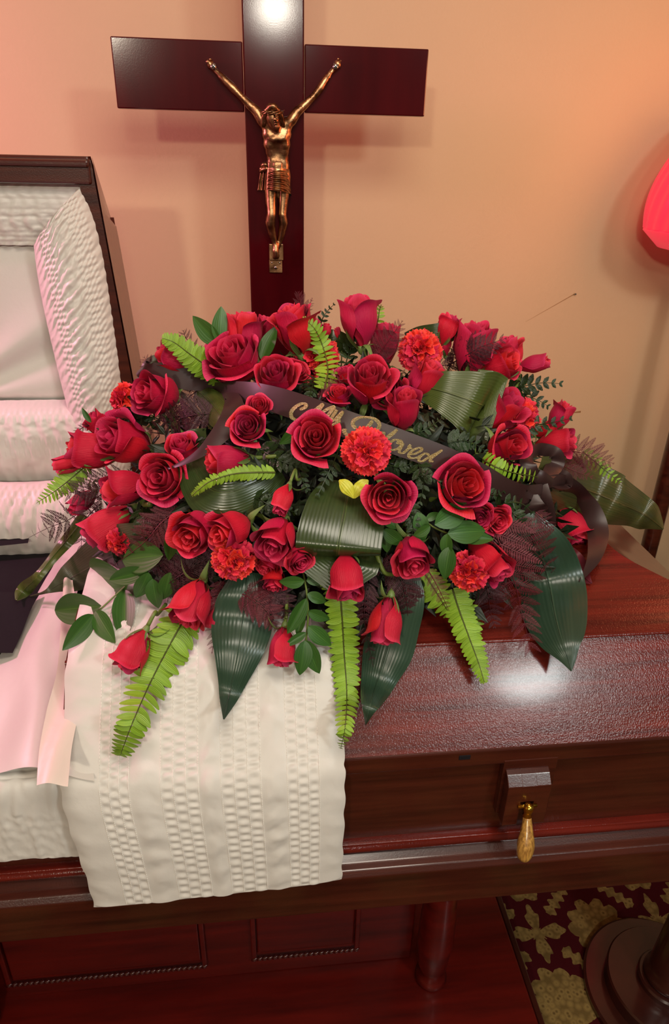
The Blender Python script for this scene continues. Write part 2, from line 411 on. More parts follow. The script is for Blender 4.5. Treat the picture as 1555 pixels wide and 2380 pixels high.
add('catch_plate', box((.268, .699, .853), (.285, .703, .861), .001), 'suit_wool', casket)
# head lid, open: rim frame and shell behind
rimY = 1.45
TL, BR = (-.284, 1.606), (-.232, .90)
def edgex(z): return BR[0] + (TL[0] - BR[0]) * (z - BR[1]) / (TL[1] - BR[1])
def hl(u, v):                               # end of the head lid, seen from the foot side
    z = .90 + .706 * v
    y = rimY + .12 * u
    taper = .034 * sm((v - .86) / .14) * u
    return (edgex(z) + .002, y, z - .11 * u * sm((v - .80) / .2))
add('head_lid', join([grid(hl, 4, 24),
    grid(lambda u, v: (X0 + (edgex(1.606) - X0) * u, rimY + .12 * v, 1.606 - .11 * v), 3, 4),
    grid(lambda u, v: (X0 + (edgex(.90 + .6 * v) - X0) * u, rimY + .12, .90 + .597 * v), 2, 12),
    grid(lambda u, v: (X0, rimY + .12 * u, .90 + .70 * v), 2, 2)]), 'mahogany_lit' if 'mahogany_lit' in MATS else (wood('mahogany_lit', srgb(84, 34, 24), srgb(112, 50, 36), .28, .2) and 'mahogany_lit'), casket)  # lid end is lit too, so it shares the lightened wood colour
add('lid_rim', join([box((X0, rimY - .012, 1.560), (-.286, rimY + .02, 1.606), .004),
    box((X0, rimY - .020, 1.588), (-.286, rimY, 1.600), .004),
    ([V((edgex(z) - dx - (.012 if 1 else 0) * dd, rimY - .006 * (1 - dd) , z)) for z in [.90 + .7 * k / 20 for k in range(21)] for dx, dd in ((0, 0), (.028 + .008 * sm((1.50 - z) / .05), 0))],
     [(2 * k, 2 * k + 1, 2 * k + 3, 2 * k + 2) for k in range(20)])]), 'mahogany_dark', casket)
for x in (-1.0, -.6): add('hinge', tube([(x - .03, 1.432, .876), (x + .03, 1.432, .876)], .008, 10), 'brass', casket, smooth=True)
# handle
def handle(x):
    # x: centre of the wooden lug on the front
    pr = [(.699, .735), (.680, .735), (.680, .812), (.692, .825), (.699, .829)]
    w = .032
    h = add('handle_bracket', join([extrude_x(pr, x - w, x - .010, .001), extrude_x(pr, x + .010, x + w, .001), extrude_x([(.699, .782), (.680, .782), (.680, .812), (.692, .825), (.699, .829)], x - .011, x + .011, .0005),
         extrude_x([(.711, .738), (.699, .738), (.699, .845), (.711, .845)], x - .036, x + .044, .001)]), 'mahogany_dark', casket)
    h['label'] = 'wooden bracket with a bevelled top edge'
    add('ferrule', join([lathe([(.0001, .010), (.006, .008), (.0075, .002), (.0065, -.004), (.0055, -.008), (.007, -.012), (.006, -.016)], 16, (x, .673, .775)), tube([(x - .014, .678, .776), (x + .014, .678, .776)], .003, 8)]), 'brass', h, smooth=True)
    pts = [(x, .672, .760), (x - .001, .664, .745), (x - .003, .655, .725), (x - .005, .650, .708), (x - .006, .649, .700)]
    add('drop_grip', tube(pts, [.006, .0085, .0125, .011, .006], 14, 16), 'ash_wood_grip', h, smooth=True)
handle(.372)
# ------------------------------------------------------------------ satin lining of the casket
def shirr(a, b, amp, period, seed=0.0):
    """gathered cloth: irregular folds of the given period along a, drifting slowly along b"""
    w = a / period + .6 * N3(a * 6, b * 5, seed)
    return amp * (math.sin(2 * PI * w) * .5 + .9 * N3(w * 1.3, b * 9, seed + 3) + .5 * N3(w * 3.1, b * 22, seed + 9))
def stitched(a, d, per=.0125):
    """rows of machine gathering: d is the row index (float), a the way along the row"""
    k = math.floor(d); f = d - k
    return math.sin(2 * PI * (a / per + .5 * k + .35 * N3(a * 30, k * 7.7))) * math.sin(PI * f)
Yl = 1.44
def qa(px, py, Y=Yl): return at(px, py, 'Y', Y)
# top strip of the open lid
a0, a1 = qa(190, 430), qa(72, 576)
def topstrip(u, v):
    x1 = a0.x + (a1.x - a0.x) * v; z = a0.z + (a1.z - a0.z) * v
    x = X0 + (x1 - X0) * u
    d = .016 * math.sin(PI * v) - .012 + .022 * v
    if v < .5: h = shirr(x, v, .0022, .022, 1) * (.4 + v)
    else: h = shirr(x, v, .0035, .026, 2)
    for vv in (.12, .24, .40, .52, .78, .86, .94):
        h -= .0018 * math.exp(-((v - vv) / .018) ** 2)
    return (x, Yl + .018 + .03 * v - d * .6 - h, z)
add('lid_lining_top', grid(topstrip, 240, 44), 'white_satin', casket, smooth=True)
# side roll
outer = [(188, 432), (222, 500), (246, 600), (262, 700), (276, 800), (288, 900), (300, 1000), (312, 1130)]
inner = [(72, 576), (80, 640), (95, 720), (113, 800), (132, 880), (152, 960), (172, 1060), (190, 1130)]
def sideroll(u, v):
    a = qa(*cr(inner, v)); b = qa(*cr(outer, v)); L = v * .55
    p = a.lerp(b, u)
    y = Yl - .050 * math.sin(PI * min(u * 1.02, 1)) ** .7 + .02 * (1 - u) + .012 * u
    h = shirr(L + .10 * u * (1 - .4 * u), u, .0026 * math.sin(PI * u) ** .5 + .001, .021, 5)
    for c0_, wd, rows in ((.30, .17, 3), (.78, .22, 4)):
        d = (u - c0_ + wd / 2) / wd
        if 0 < d < 1: h = h * .45 + .0020 * stitched(L + .04 * u, d * rows)
    return (p.x, y - h, p.z)
add('lid_lining_side', grid(sideroll, 70, 420), 'white_satin', casket, smooth=True)
# recessed panel with swagged folds
p_bl = qa(0, 975, 1.50)
def panel(u, v):
    z0, z1 = 1.135, 1.475
    z = z0 + (z1 - z0) * v; x1 = qa(*cr(inner, max(0, 1 - v) * .70), 1.475).x + .01
    x = X0 + (x1 - X0) * u; dx = x + .62; dz = z - 1.12
    ang = math.atan2(dz - .02, dx + .02); rr = math.hypot(dx, dz)
    f = math.sin(ang * 11 + 1.2 * N3(rr * 5, ang * 2, 1)) * .009 * sm((.34 - dz) / .25) * sm(rr / .1)
    return (x, 1.498 - f - .01 * math.sin(PI * v), z)
add('lid_lining_panel', grid(panel, 120, 60), 'white_satin', casket, smooth=True)
def lowroll(u, v):
    x = X0 + (-.30 - X0) * u; zz = [1.142, 1.128, 1.10, 1.06, 1.01, .93]; yy = [1.49, 1.445, 1.43, 1.425, 1.43, 1.45]
    z = cr([(q,) for q in zz], v)[0]; y = cr([(q,) for q in yy], v)[0]
    h = shirr(x, v, .0035, .030, 8)
    if v < .35: h = h * .4 + .0020 * stitched(x, v / .35 * 3, .012)
    elif .50 < v < .72: h = h * .5 + .0016 * stitched(x, (v - .5) / .22 * 2, .010)
    return (x, y - h, z + .006 * N3(x * 6, 1) * v)
add('lid_lining_lower', grid(lowroll, 300, 60), 'white_satin', casket, smooth=True)
def backroll(u, v):
    x = X0 + (-.28 - X0) * u; a_ = PI * (v * 1.1 - .15)
    y = 1.40 - .070 * math.sin(a_) - .02; z = .915 + .085 * math.cos(a_)
    h = shirr(x + v * .1, v, .004, .030, 12)
    if .15 < v < .45: h = h * .5 + .0020 * stitched(x, (v - .15) / .3 * 4, .013)
    return (x, y - h, z + h * .5 + .008 * N3(x * 5, 3))
add('body_lining_back', grid(backroll, 300, 50), 'white_satin', casket, smooth=True)
# front apron over the body's front rim
def apron(u, v):
    x = X0 + (-.25 - X0) * u
    path = [(.86, .850), (.80, .862), (.745, .874), (.712, .876), (.694, .862), (.689, .83), (.686, .79), (.684, .745)]
    y, z = cr(path, v)
    h = shirr(x, v * .3, .0035, .034, 20)
    for vv in (.36, .42, .48, .76, .81, .86, .91, .96): h -= .0016 * math.exp(-((v - vv) / .010) ** 2)
    if v > .75: h = h * .6 + .0012 * stitched(x, (v - .75) / .05, .014)
    zz = z + (.010 * N3(x * 9, 5) - .004 if v > .7 else 0) * sm((v - .7) / .3)
    return (x, y - (abs(h) if v > .5 else h * .3), zz + (h if v < .5 else 0))
add('body_lining_front', grid(apron, 300, 90), 'white_satin', casket, smooth=True)
add('body_lining_inside', join([grid(lambda u, v: (X0 + .03 + (-.2 - X0) * u, .76 + .60 * v, .68 + .012 * N3(u * 9, v * 5)), 30, 20)]), 'white_satin', casket, smooth=True)
# smooth inner sheet that runs from under the foot lid down beside the body
E1 = [(150, 1215), (128, 1300), (105, 1350), (50, 1445), (0, 1522), (-80, 1650), (-200, 1800)]
E2 = [(260, 1215), (205, 1300), (175, 1400), (175, 1500), (185, 1600), (205, 1700), (220, 1815)]
def sheet(u, v):
    a = at(*cr(E1, v), 'Z', .885 - .02 * v); b = at(*cr(E2, v), 'Z', .93 - .045 * v)
    p = a.lerp(b, u); q = sm(u)
    p.z += .014 * math.sin(PI * u) + .012 * math.sin(u * 9 - v * 5) * sm(v * 1.4 - .5) * math.sin(PI * u) + .006 * N3(u * 3, v * 4, 2)
    return p
add('inner_sheet', grid(sheet, 60, 80), 'white_satin', casket, smooth=True)
flapc = [(158, 1345, 10), (162, 1450, 20), (160, 1560, 27), (146, 1650, 38), (128, 1740, 38), (121, 1824, 36)]
def flap(u, v):
    x, y, w = cr(flapc, v)
    p = at(x + w * (u * 2 - 1), y, 'Z', .955 - .035 * v)
    p.z += .003 * math.sin(u * 5 + v * 6); return p
add('sheet_tail', grid(flap, 30, 50), 'cream_satin', casket, smooth=True)

# ------------------------------------------------------------------ quilted overlay hanging over the foot lid's edge
over = thing('casket_overlay', 'white satin overlay with four bands of gathered stitching, draped down the casket front', 'cloth', (-.08, .69, .87))
PATH = [(1.00, 1.026), (.90, 1.013), (.805, .992), (.75, .940), (.700, .884), (.682, .862), (.671, .82), (.664, .77), (.660, .72), (.657, .683)]
_c = [0.0]
for _k in range(400):
    _a, _b = cr(PATH, _k / 400), cr(PATH, (_k + 1) / 400); _c.append(_c[-1] + math.hypot(_a[0] - _b[0], _a[1] - _b[1]))
def arc(v): x = min(max(v, 0), 1) * 400; i = min(int(x), 399); return _c[i] + (_c[i + 1] - _c[i]) * (x - i)
bands = [(.135, .235), (.345, .475), (.555, .695), (.79, .905)]
def ov(u, v):
    y, z = cr(PATH, v)
    y2, z2 = cr(PATH, min(v + .01, 1)); T = V((0, y2 - y, z2 - z)); T = T.normalized() if T.length > 1e-6 else V((0, 0, -1))
    n = V((0, T.z, -T.y)); n = n if n.y < 0 or n.z > 0 else -n
    hang = sm((v - .5) / .5)
    x = -.268 + .372 * u + hang * (.022 * (1 - u) - .003 * u) + .003 * N3(v * 22, 0, 7) * 0
    x += .0010 * math.sin(v * 60 + 3 * N3(v * 9, 1)) * abs(2 * u - 1) ** 8
    L = arc(v)
    puff = (1 - abs(2 * u - 1) ** 10) * (1 - sm((v - .975) / .025) * .8)
    h = 0; inb = False
    for k, (b0, b1) in enumerate(bands):
        if b0 < u < b1:
            d = (u - b0) / (b1 - b0) * 3
            h = .0011 * stitched(L, d, .0125) + .0004 * N3(L * 60, u * 40, k); inb = True
    if not inb:
        ed = [0] + [e for b in bands for e in b] + [1]
        for i in range(0, len(ed), 2):
            if ed[i] <= u <= ed[i + 1]:
                q = (u - ed[i]) / (ed[i + 1] - ed[i]); s = math.sin(PI * q) if 0 < i < 8 else (sm(q) if i == 8 else sm(1 - q))
                h = .0020 * s + shirr(L + .003 * math.sin(PI * q) + .004 * i, q * .12 + i, .0022 * (.3 + .7 * s), .040, i * 3.3)
    off = .002 + .009 * puff + h * (.25 + .75 * puff)
    zz = z - hang * .013 * (0 if u > .3 else 0) - (.013 * (1 - u) * sm((v - .8) / .2))
    return V((x, y, zz)) + n * off
ovg = grid(ov, 250, 520)
back = grid(lambda u, v: V((-.266 + .368 * u + sm((v - .5) / .5) * (.022 * (1 - u) - .003 * u), cr(PATH, v)[0] - .0005, cr(PATH, v)[1] - (.013 * (1 - u) * sm((v - .8) / .2)))), 20, 60)
add('quilted_cloth', join([ovg, back]), 'white_satin', over, smooth=True)
st = []
for b0, b1 in bands:
    for r in range(4):
        u = b0 + (b1 - b0) * r / 3
        L = 0; k = 0
        while k < 130:
            v0, v1 = .10 + k * .0069, .10 + k * .0069 + .0052; k += 1
            if v1 > .97: break
            pts = [ov(u, v0) , ov(u, (v0 + v1) / 2) , ov(u, v1)]
            n = V((0, -.8, .6)) if v0 < .5 else V((0, -1, 0))
            st.append(tube([pts[0] + n * .0002, pts[1] + n * .0009, pts[2] + n * .0002], .0006, 4, caps=False))
add('stitching', join(st), 'stitch_thread', over, smooth=True)['kind'] = 'stuff'

# ------------------------------------------------------------------ person in the casket (only the dark suit shows)
per_ = thing('person', 'person lying in the open casket in a black suit, only the jacket visible', 'person', (-.65, 1.17, .68))
def torso(u, v):
    x = -1.12 + .80 * v; a_ = 2 * PI * u
    wy = .245 - .03 * v + .01 * math.sin(v * 8); wz = .105 - .015 * v
    c, s = math.cos(a_), math.sin(a_)
    e = lambda q, p: math.copysign(abs(q) ** p, q)
    k = 1 if 0 < v < 1 else .2
    p = V((x, 1.165 + wy * e(c, .75) * k, .785 + wz * e(s, .7) * k))
    p.z += .008 * N3(x * 9, p.y * 7, 4) * (s > 0)
    return p
add('suit_jacket', grid(torso, 56, 40, closed=True), 'suit_wool', per_, smooth=True)
def jf(u, v):
    a = at(-260 + 335 * u, 1236 - 6 * u, 'Z', .900); b = at(-300 + 365 * u, 1300 - 38 * u, 'Z', .903)
    p = a.lerp(b, v); p.z += .004 * math.sin(PI * v); return p
add('jacket_flap', grid(jf, 20, 8), 'suit_wool', per_, smooth=True)
def js(u, v):
    a = at(-300 + 395 * u, 1372 + 8 * u, 'Z', .898); b = at(-300 + 330 * u, 1520, 'Z', .892)
    p = a.lerp(b, v); p.z += .006 * math.sin(PI * min(v * 1.5, 1)) + .002; return p
add('jacket_hem', grid(js, 20, 10), 'suit_wool', per_, smooth=True)

# ------------------------------------------------------------------ torchiere at the back right
L0 = at(1540, 1150, 'Y', 1.78)
lamp = thing('floor_lamp', 'tall wooden floor lamp with a ribbed red glass shade, standing against the back wall', 'lamp', (L0.x, 1.78, 0))
lc = V((L0.x, 1.78, 0))
add('base', lathe([(.17, 0), (.17, .02), (.12, .035), (.06, .05), (.03, .08)], 36, lc), 'stand_wood', lamp, smooth=True)
add('pole', lathe([(.028, .06), (.024, .3), (.026, .7), (.025, 1.0), (.022, 1.2), (.018, 1.38), (.03, 1.40), (.012, 1.43)], 24, lc), 'mahogany_dark', lamp, smooth=True)
sc_ = at(1505, 485, 'Y', 1.78); rmax = (lc.x - sc_.x) * .90
zz = lambda y: at(1515, y, 'Y', 1.78).z
zb, zr, zm, zt = zz(600), zz(540), zz(480), zz(360)
prof = [(.02, zb), (.09, zb + .008), (rmax * .78, zb + .022), (rmax * .985, zr + .0), (rmax * .975, zr + .006)]
def shade(u, v):
    a_ = 2 * PI * u; q = v
    r = rmax * (math.cos((q - .15) * 1.32) ** .9) ; z = zr + .006 + (zt + .10 - zr) * q
    r *= 1 + .012 * math.sin(56 * u * 2 * PI / 2)
    aa = a_ + .35 * q
    return (lc.x + r * math.cos(aa), lc.y + r * math.sin(aa), z)
add('lamp_shade', join([lathe(prof, 56, (lc.x, lc.y, 0)), grid(shade, 336, 24, closed=True)]), 'red_glass', lamp, smooth=True)

# ------------------------------------------------------------------ stepped stand at the front right
B0 = at(1545, 2292, 'Z', .03)
stand = thing('pedestal_stand', 'dark wooden stand with a round stepped base on the patterned carpet', 'stand', (B0.x, B0.y, 0))
bc = V((B0.x, B0.y, 0))
rb = (at(1357, 2257, 'Z', .015) - bc).to_2d().length
add('base_step', lathe([(rb, .0), (rb, .012), (rb - .005, .016)], 72, bc), 'stand_wood', stand, angle=True)
add('base_step', lathe([(rb * .74, .016), (rb * .74, .046), (rb * .72, .050)], 64, bc), 'stand_wood', stand, angle=True)
add('base_step', lathe([(rb * .37, .05), (rb * .37, .062), (rb * .35, .066)], 48, bc), 'stand_wood', stand, angle=True)
add('pole', lathe([(.050, .066), (.052, .074), (.050, .082), (.044, .09), (.044, .11), (.040, .2), (.033, .4), (.027, .7), (.027, 1.0)], 36, bc), 'stand_wood', stand, smooth=True)
add('top_cup', lathe([(.027, 1.0), (.05, 1.03), (.06, 1.06), (.03, 1.065)], 32, bc), 'brass', stand, smooth=True)
# ------------------------------------------------------------------ standing cross with bronze figure
YC = 1.70
cross = thing('crucifix', 'tall dark cherry lacquered standing cross with a bronze figure, behind the casket', 'crucifix', (.057, YC + .012, 0))
add('upright', box((-.006, YC, .03), (.119, YC + .025, 2.12), .003), 'cross_lacquer', cross)
add('crossbar', box((-.268, YC + .0015, 1.697), (-.007, YC + .024, 1.822), .0025), 'cross_lacquer', cross)
add('crossbar', box((.120, YC + .0015, 1.699), (.380, YC + .024, 1.822), .0025), 'cross_lacquer', cross)
add('foot', box((-.14, YC - .13, .0), (.255, YC + .15, .03), .005), 'cross_lacquer', cross)
def cp(px, py, d):                          # a point of the figure, d metres proud of the cross
    return at(px, py, 'Y', YC - d)
mb = bpy.data.metaballs.new('figure'); mb.resolution = .0022; mb.render_resolution = .0022; mb.threshold = .1
mo = bpy.data.objects.new('figure_seed', mb); COL.objects.link(mo)
def ball(p, r, neg=False, st=2.0):
    e = mb.elements.new(); e.co = p; e.radius = r * 1.34; e.use_negative = neg; e.stiffness = st; return e
def chain(pts, step=.35):
    for (p, r), (q, s) in zip(pts, pts[1:]):
        L = (q - p).length; n = max(2, int(L / (min(r, s) * step)))
        for i in range(n + 1): f = i / n; ball(p.lerp(q, f), r + (s - r) * f)
def J(px, py, d, r): return (cp(px, py, d), r / 1000)
# arms (forearm and upper arm swell, wrist and elbow narrow)
chain([J(494, 157, .008, 4.6), J(503, 166, .009, 4.3), J(522, 186, .012, 6.6), J(540, 203, .014, 7.2), J(560, 224, .016, 5.8), J(580, 244, .018, 7.4), J(597, 259, .02, 9.0), J(610, 282, .022, 10)])
chain([J(780, 158, .008, 4.6), J(769, 168, .009, 4.3), J(756, 186, .012, 6.4), J(744, 205, .014, 7.2), J(728, 225, .016, 5.8), J(708, 244, .018, 7.2), J(690, 260, .02, 8.6), J(676, 282, .022, 10)])
# chest, ribs, belly, hips
for x, y, d, r in ((622, 290, .022, 14), (644, 296, .022, 15), (664, 290, .022, 14), (625, 312, .023, 14), (644, 316, .025, 14), (661, 312, .023, 14), (627, 335, .023, 13), (644, 338, .022, 12), (660, 335, .023, 13),
                   (630, 352, .020, 11.5), (645, 354, .017, 12), (659, 352, .020, 11.5), (633, 368, .018, 11), (646, 368, .018, 12), (658, 368, .018, 11), (632, 384, .018, 12), (645, 386, .020, 13), (659, 384, .018, 12), (632, 402, .018, 13), (645, 404, .018, 12), (660, 402, .018, 13),
                   (630, 322, .034, 6), (638, 324, .036, 6), (652, 324, .036, 6), (660, 322, .034, 6)):
    ball(cp(x, y, d), r / 1000)
for x, y in ((640, 380), (640, 388), (651, 380), (651, 388), (640, 396), (651, 396)): ball(cp(x, y, .027), .006)
for x, y, r in ((645, 346, 5), (637, 352, 4), (653, 352, 4), (645, 384, 1.8)): ball(cp(x, y, .036), r / 1000, True)
# neck, head
chain([J(642, 285, .026, 9), J(638, 275, .032, 9)])
chain([J(632, 263, .034, 15), J(634, 275, .036, 13), J(639, 290, .038, 9.5), J(642, 299, .038, 6.5)])
# legs
chain([J(631, 410, .018, 13), J(630, 440, .020, 12.2), J(630, 470, .024, 10.4), J(631, 500, .030, 8.6), J(628, 518, .026, 9.4), J(632, 540, .018, 7.6), J(638, 562, .013, 5.4), J(640, 572, .013, 5.2)])
chain([J(660, 410, .018, 13), J(660, 440, .018, 11.6), J(658, 470, .020, 9.6), J(656, 500, .024, 8.0), J(659, 516, .020, 8.6), J(655, 540, .013, 7.0), J(650, 562, .009, 5.2), J(646, 574, .010, 5)])
# feet, one laid over the other
chain([J(641, 572, .014, 5.6), J(641, 584, .016, 6.4), J(642, 596, .013, 6.0)])
for k, x in enumerate((636.5, 640, 643.4, 646.5)): chain([J(x, 596, .012, 2.6), J(x, 601.5 - k * .5, .010, 2.3)])
# hands: palms and five curled fingers each
for sx, (hx, hy) in ((1, (489, 149)), (-1, (785, 149))):
    for a, b in ((0, 0), (3, 4), (-2, 3), (2, -3)): ball(cp(hx + a * sx, hy + b, .006), .0050)
    for k in range(4):
        y0 = 140 + k * 4.6; x0 = hx - sx * (3.2 + .4 * k)
        chain([J(x0 + sx * 1, y0 + 1.5, .007, 2.0), J(x0 - sx * 3.6, y0 - .2, .010, 1.9), J(x0 - sx * 5.6, y0 + .6, .015, 1.7), J(x0 - sx * 4.6, y0 + 1.2, .019, 1.5)])
    chain([J(hx + sx * 4, 146, .008, 2.8), J(hx + sx * 2, 139, .011, 2.3), J(hx - sx * 3, 137.2, .014, 2.0)])
bpy.context.view_layer.update()
dg = bpy.context.evaluated_depsgraph_get()
me = bpy.data.meshes.new_from_object(mo.evaluated_get(dg)); me.name = 'figure_body'
bpy.data.objects.remove(mo)
me.materials.clear(); me.materials.append(MATS['bronze'])
me.polygons.foreach_set('use_smooth', [True] * len(me.polygons))
fig = thing('crucifix_figure', 'bronze crucified figure with loincloth and crown of thorns, screwed to the dark cross', 'sculpture', (.057, YC - .01, 1.35))
inst('figure_body', me, fig)
# loincloth: swagged folds wrapping the hips
def cloth(u, v):
    a = PI * (1.12 * u - .06)
    cx = 645 - 2 * v + 2 * v * v; wl = 28.5 + 4 * v; top = 388 + 6 * u; bot = 441 + 14 * u - 4 * math.sin(PI * u)
    x = cx - math.cos(a) * wl; y = top + (bot - top) * v
    d = .006 + math.sin(a) * (.044 + .002 * v)
    q = v * 1.0 + .35 * math.sin(PI * min(u * .9, 1)) * (1 - v)
    f = math.sin((v * 4.2 + 2.4 * (1 - u) * v - 2.6 * (u - .65) ** 2 * 3) * 2 * PI) * .0022 * sm(v * 4) if u > .28 else math.sin(u * 60) * .0016
    return cp(x, y, d + f)
add('loincloth', grid(cloth, 70, 60), 'bronze', fig, smooth=True)
add('loincloth_knot', join([tube([cp(610, 386, .018), cp(616, 382, .024), cp(622, 388, .02), cp(614, 394, .022), cp(606, 392, .018)], .005, 8, 14),
    tube([cp(606, 398, .016), cp(612, 394, .024), cp(622, 391, .028)], .004, 8, 8)]), 'bronze', fig, smooth=True)
add('loincloth_tail', grid(lambda u, v: cp(605 - 7 * v + (14 + 5 * v) * u, 396 + 46 * v, .010 + .004 * math.sin(u * 14)), 24, 8), 'bronze', fig, smooth=True)
# hair, beard, face, thorns
hp = []
for k in range(46):
    a = -2.9 + 5.8 * k / 45
    pts = []
    for j in range(7):
        s = j / 6; th = s * 1.75
        x = 632 + math.sin(a * .5) * (4 + 21 * math.sin(min(th, 1.5))) + 3 * s
        y = 242 + 54 * s ** 1.25 * (.75 + .25 * abs(math.sin(a * .5))); d = .046 + .013 * math.cos(a * .5) * math.sin(PI * min(s + .25, 1)) - .012 * s
        if abs(a) < 1.6 and s > .45: y = 242 + 54 * .45 ** 1.25 * .8 + (s - .45) * 4; d = .050 - .01 * abs(a)
        pts.append(cp(x + .8 * math.sin(j * 2.4 + k), y, d))
    hp.append(tube(pts, [.0032] * 7, 6))
add('hair', join(hp), 'bronze', fig, smooth=True)
bd = []
for k in range(13):
    a = -1.0 + 2.0 * k / 12
    bd.append(tube([cp(641 + 9 * a, 284 - 3 * abs(a), .044 - .004 * abs(a)), cp(641.5 + 7.5 * a, 294, .048 - .006 * abs(a)), cp(643 + 4 * a, 306 - 4 * abs(a), .043)], [.0018, .002, .001], 5))
bd.append(tube([cp(636, 284, .048), cp(641, 282.5, .051), cp(647, 285, .048)], [.001, .0018, .001], 6))
add('beard', join(bd), 'bronze', fig, smooth=True)
add('face', join([tube([cp(637.5, 268, .049), cp(638.5, 274, .053), cp(639.5, 279.5, .057)], [.0016, .0022, .0034], 8),
    tube([cp(629, 271, .047), cp(632, 270, .0495), cp(635.5, 271.5, .049)], [.0012, .0018, .0012], 6), tube([cp(641, 271.5, .049), cp(644.5, 270, .0485), cp(648, 271.5, .045)], [.0012, .0018, .0012], 6),
    tube([cp(629.5, 274.5, .0475), cp(632.5, 275.5, .0495), cp(635, 275, .049)], [.001, .0022, .001], 6), tube([cp(642, 275, .048), cp(644.5, 275.5, .0485), cp(647, 274.5, .046)], [.001, .0022, .001], 6),
    tube([cp(636.5, 288.5, .050), cp(641, 287.6, .0525), cp(645.5, 288.5, .050)], [.001, .002, .001], 6)]), 'bronze', fig, smooth=True)
th = []
for ph in (0, 2.1, 4.2):
    th.append(tube([cp(632 + 24.5 * math.cos(a), 262 + 3 * math.sin(a * 3 + ph), .036 + .020 * math.sin(a) + .002 * math.cos(a * 3 + ph)) for a in [PI * k / 24 for k in range(25)]], .0017, 6))
for k in range(9):
    a = PI * (k + .5) / 9; b = cp(632 + 24.5 * math.cos(a), 262, .038 + .020 * math.sin(a)); th.append(tube([b, b + V((.004 * math.cos(a), -.006, .005 * (-1) ** k))], [.0012, .0003], 5))
add('crown_of_thorns', join(th), 'bronze', fig, smooth=True)
fp = add('foot_block', join([box(cp(626, 605, .010), cp(658, 567, .0), .001), box(cp(626, 634, .004), cp(656, 604, .0), .001)]), 'bronze', fig)
def screw(px, py, d, r=.0058):
    c = cp(px, py, d); g = lathe([(r, 0), (r * .9, .0015), (r * .5, .0028), (.0001, .003)], 20)
    vs = [c + V((v.x, -v.z, v.y)) for v in g[0]]
    o = add('screw', (vs, g[1]), 'steel', fig, smooth=True)
    for q in (PI / 4, -PI / 4):
        dx, dz = math.cos(q) * r * .6, math.sin(q) * r * .6
        add('screw_slot', tube([c + V((-dx, -.0028, -dz)), c + V((dx, -.0028, dz))], .0009, 4), 'suit_wool', o)
screw(496, 155, .017, .0062); screw(780, 155, .017, .0062); screw(641, 622, .004, .004)
for x in (632, 650): add('rivet', tube([cp(x, 610, .004), cp(x, 610, .007)], [.0028, .001], 8), 'steel', fig)
# ------------------------------------------------------------------ the mound the spray is built on
EC, ER = V((.135, 1.06, 1.0)), V((.40, .27, .32))
def ell(p): return sum(((p[i] - EC[i]) / ER[i]) ** 2 for i in range(3))
def solid(p):
    if ell(p) < 1: return True
    if p.x > XS and .66 < p.y < 1.41:
        if p.x < .107 and p.y < .81 and p.z < cr([(.70,), (.868,), (.894,), (.95,), (1.004,)], (p.y - .655) / .15)[0] + .016: return True
        if p.y < .69: return False
        if p.z < .868: return True
        if .70 < p.y < .80: return p.z < .868 + (p.y - .70) * 1.15 + .010
        if p.y <= 1.30: return p.z < ctop(p.y) + .006
    if p.x <= XS and .69 < p.y < 1.41: return p.z < .90
    return False
def drape(px, py, lift=0.0):
    d = ray(px, py); t = .55; bt, bv = None, 9
    while t < 2.4:
        p = O + d * t
        if solid(p): break
        v = ell(p)
        if v < bv: bv, bt = v, t
        t += .006
    else:
        t = bt
    if bv < 9 and t > bt + .10: t = bt + .10 if bv < 1.6 else t
    return O + d * (t - lift)
def axis_of(px, py, ang, tilt):
    a, t = math.radians(ang), math.radians(tilt)
    return (-ray(px, py) * math.cos(t) + (rt * math.cos(a) - dn * math.sin(a)) * math.sin(t)).normalized()

add_core = thing('floral_spray_base', 'dark green foam and filler greenery at the heart of the casket spray', 'floral base', (EC.x, EC.y, 1.0))
def core(u, v):
    a, b = 2 * PI * u, PI * (v - .5)
    return (EC.x + ER.x * .84 * math.cos(b) * math.cos(a), EC.y + ER.y * .84 * math.cos(b) * math.sin(a), max(1.024 - .04 * 0, EC.z + ER.z * .84 * math.sin(b)))
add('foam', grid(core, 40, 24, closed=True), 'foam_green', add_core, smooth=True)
rnd = random.Random(3)
lv = []
for k in range(4200):
    a = rnd.uniform(0, 2 * PI); s = rnd.uniform(-.15, 1); c_ = math.sqrt(max(0, 1 - s * s))
    d = V((math.cos(a) * c_, math.sin(a) * c_, s)); q = rnd.uniform(.80, .99)
    p = V((EC.x + ER.x * q * d.x, EC.y + ER.y * q * d.y, EC.z + ER.z * q * d.z))
    if p.z < 1.03: continue
    n = V((d.x / ER.x, d.y / ER.y, d.z / ER.z)).normalized()
    t_ = (V([rnd.gauss(0, 1) for _ in range(3)]) + n * .7 + V((0, 0, -.3))).normalized(); w = t_.cross(n)
    if w.length < .1: continue
    w = w.normalized(); L = rnd.uniform(.018, .042); b = L * .22
    vs = [p, p + t_ * L * .4 + w * b, p + t_ * L * .45 + n * .003, p + t_ * L * .4 - w * b, p + t_ * L]
    lv.append((vs, [(0, 1, 2), (0, 2, 3), (1, 4, 2), (2, 4, 3)], [(.5, 0), (1, .5), (.5, .5), (0, .5), (.5, 1)]))
add('filler_foliage', join(lv), 'foliage_dark', add_core, smooth=False)['kind'] = 'stuff'

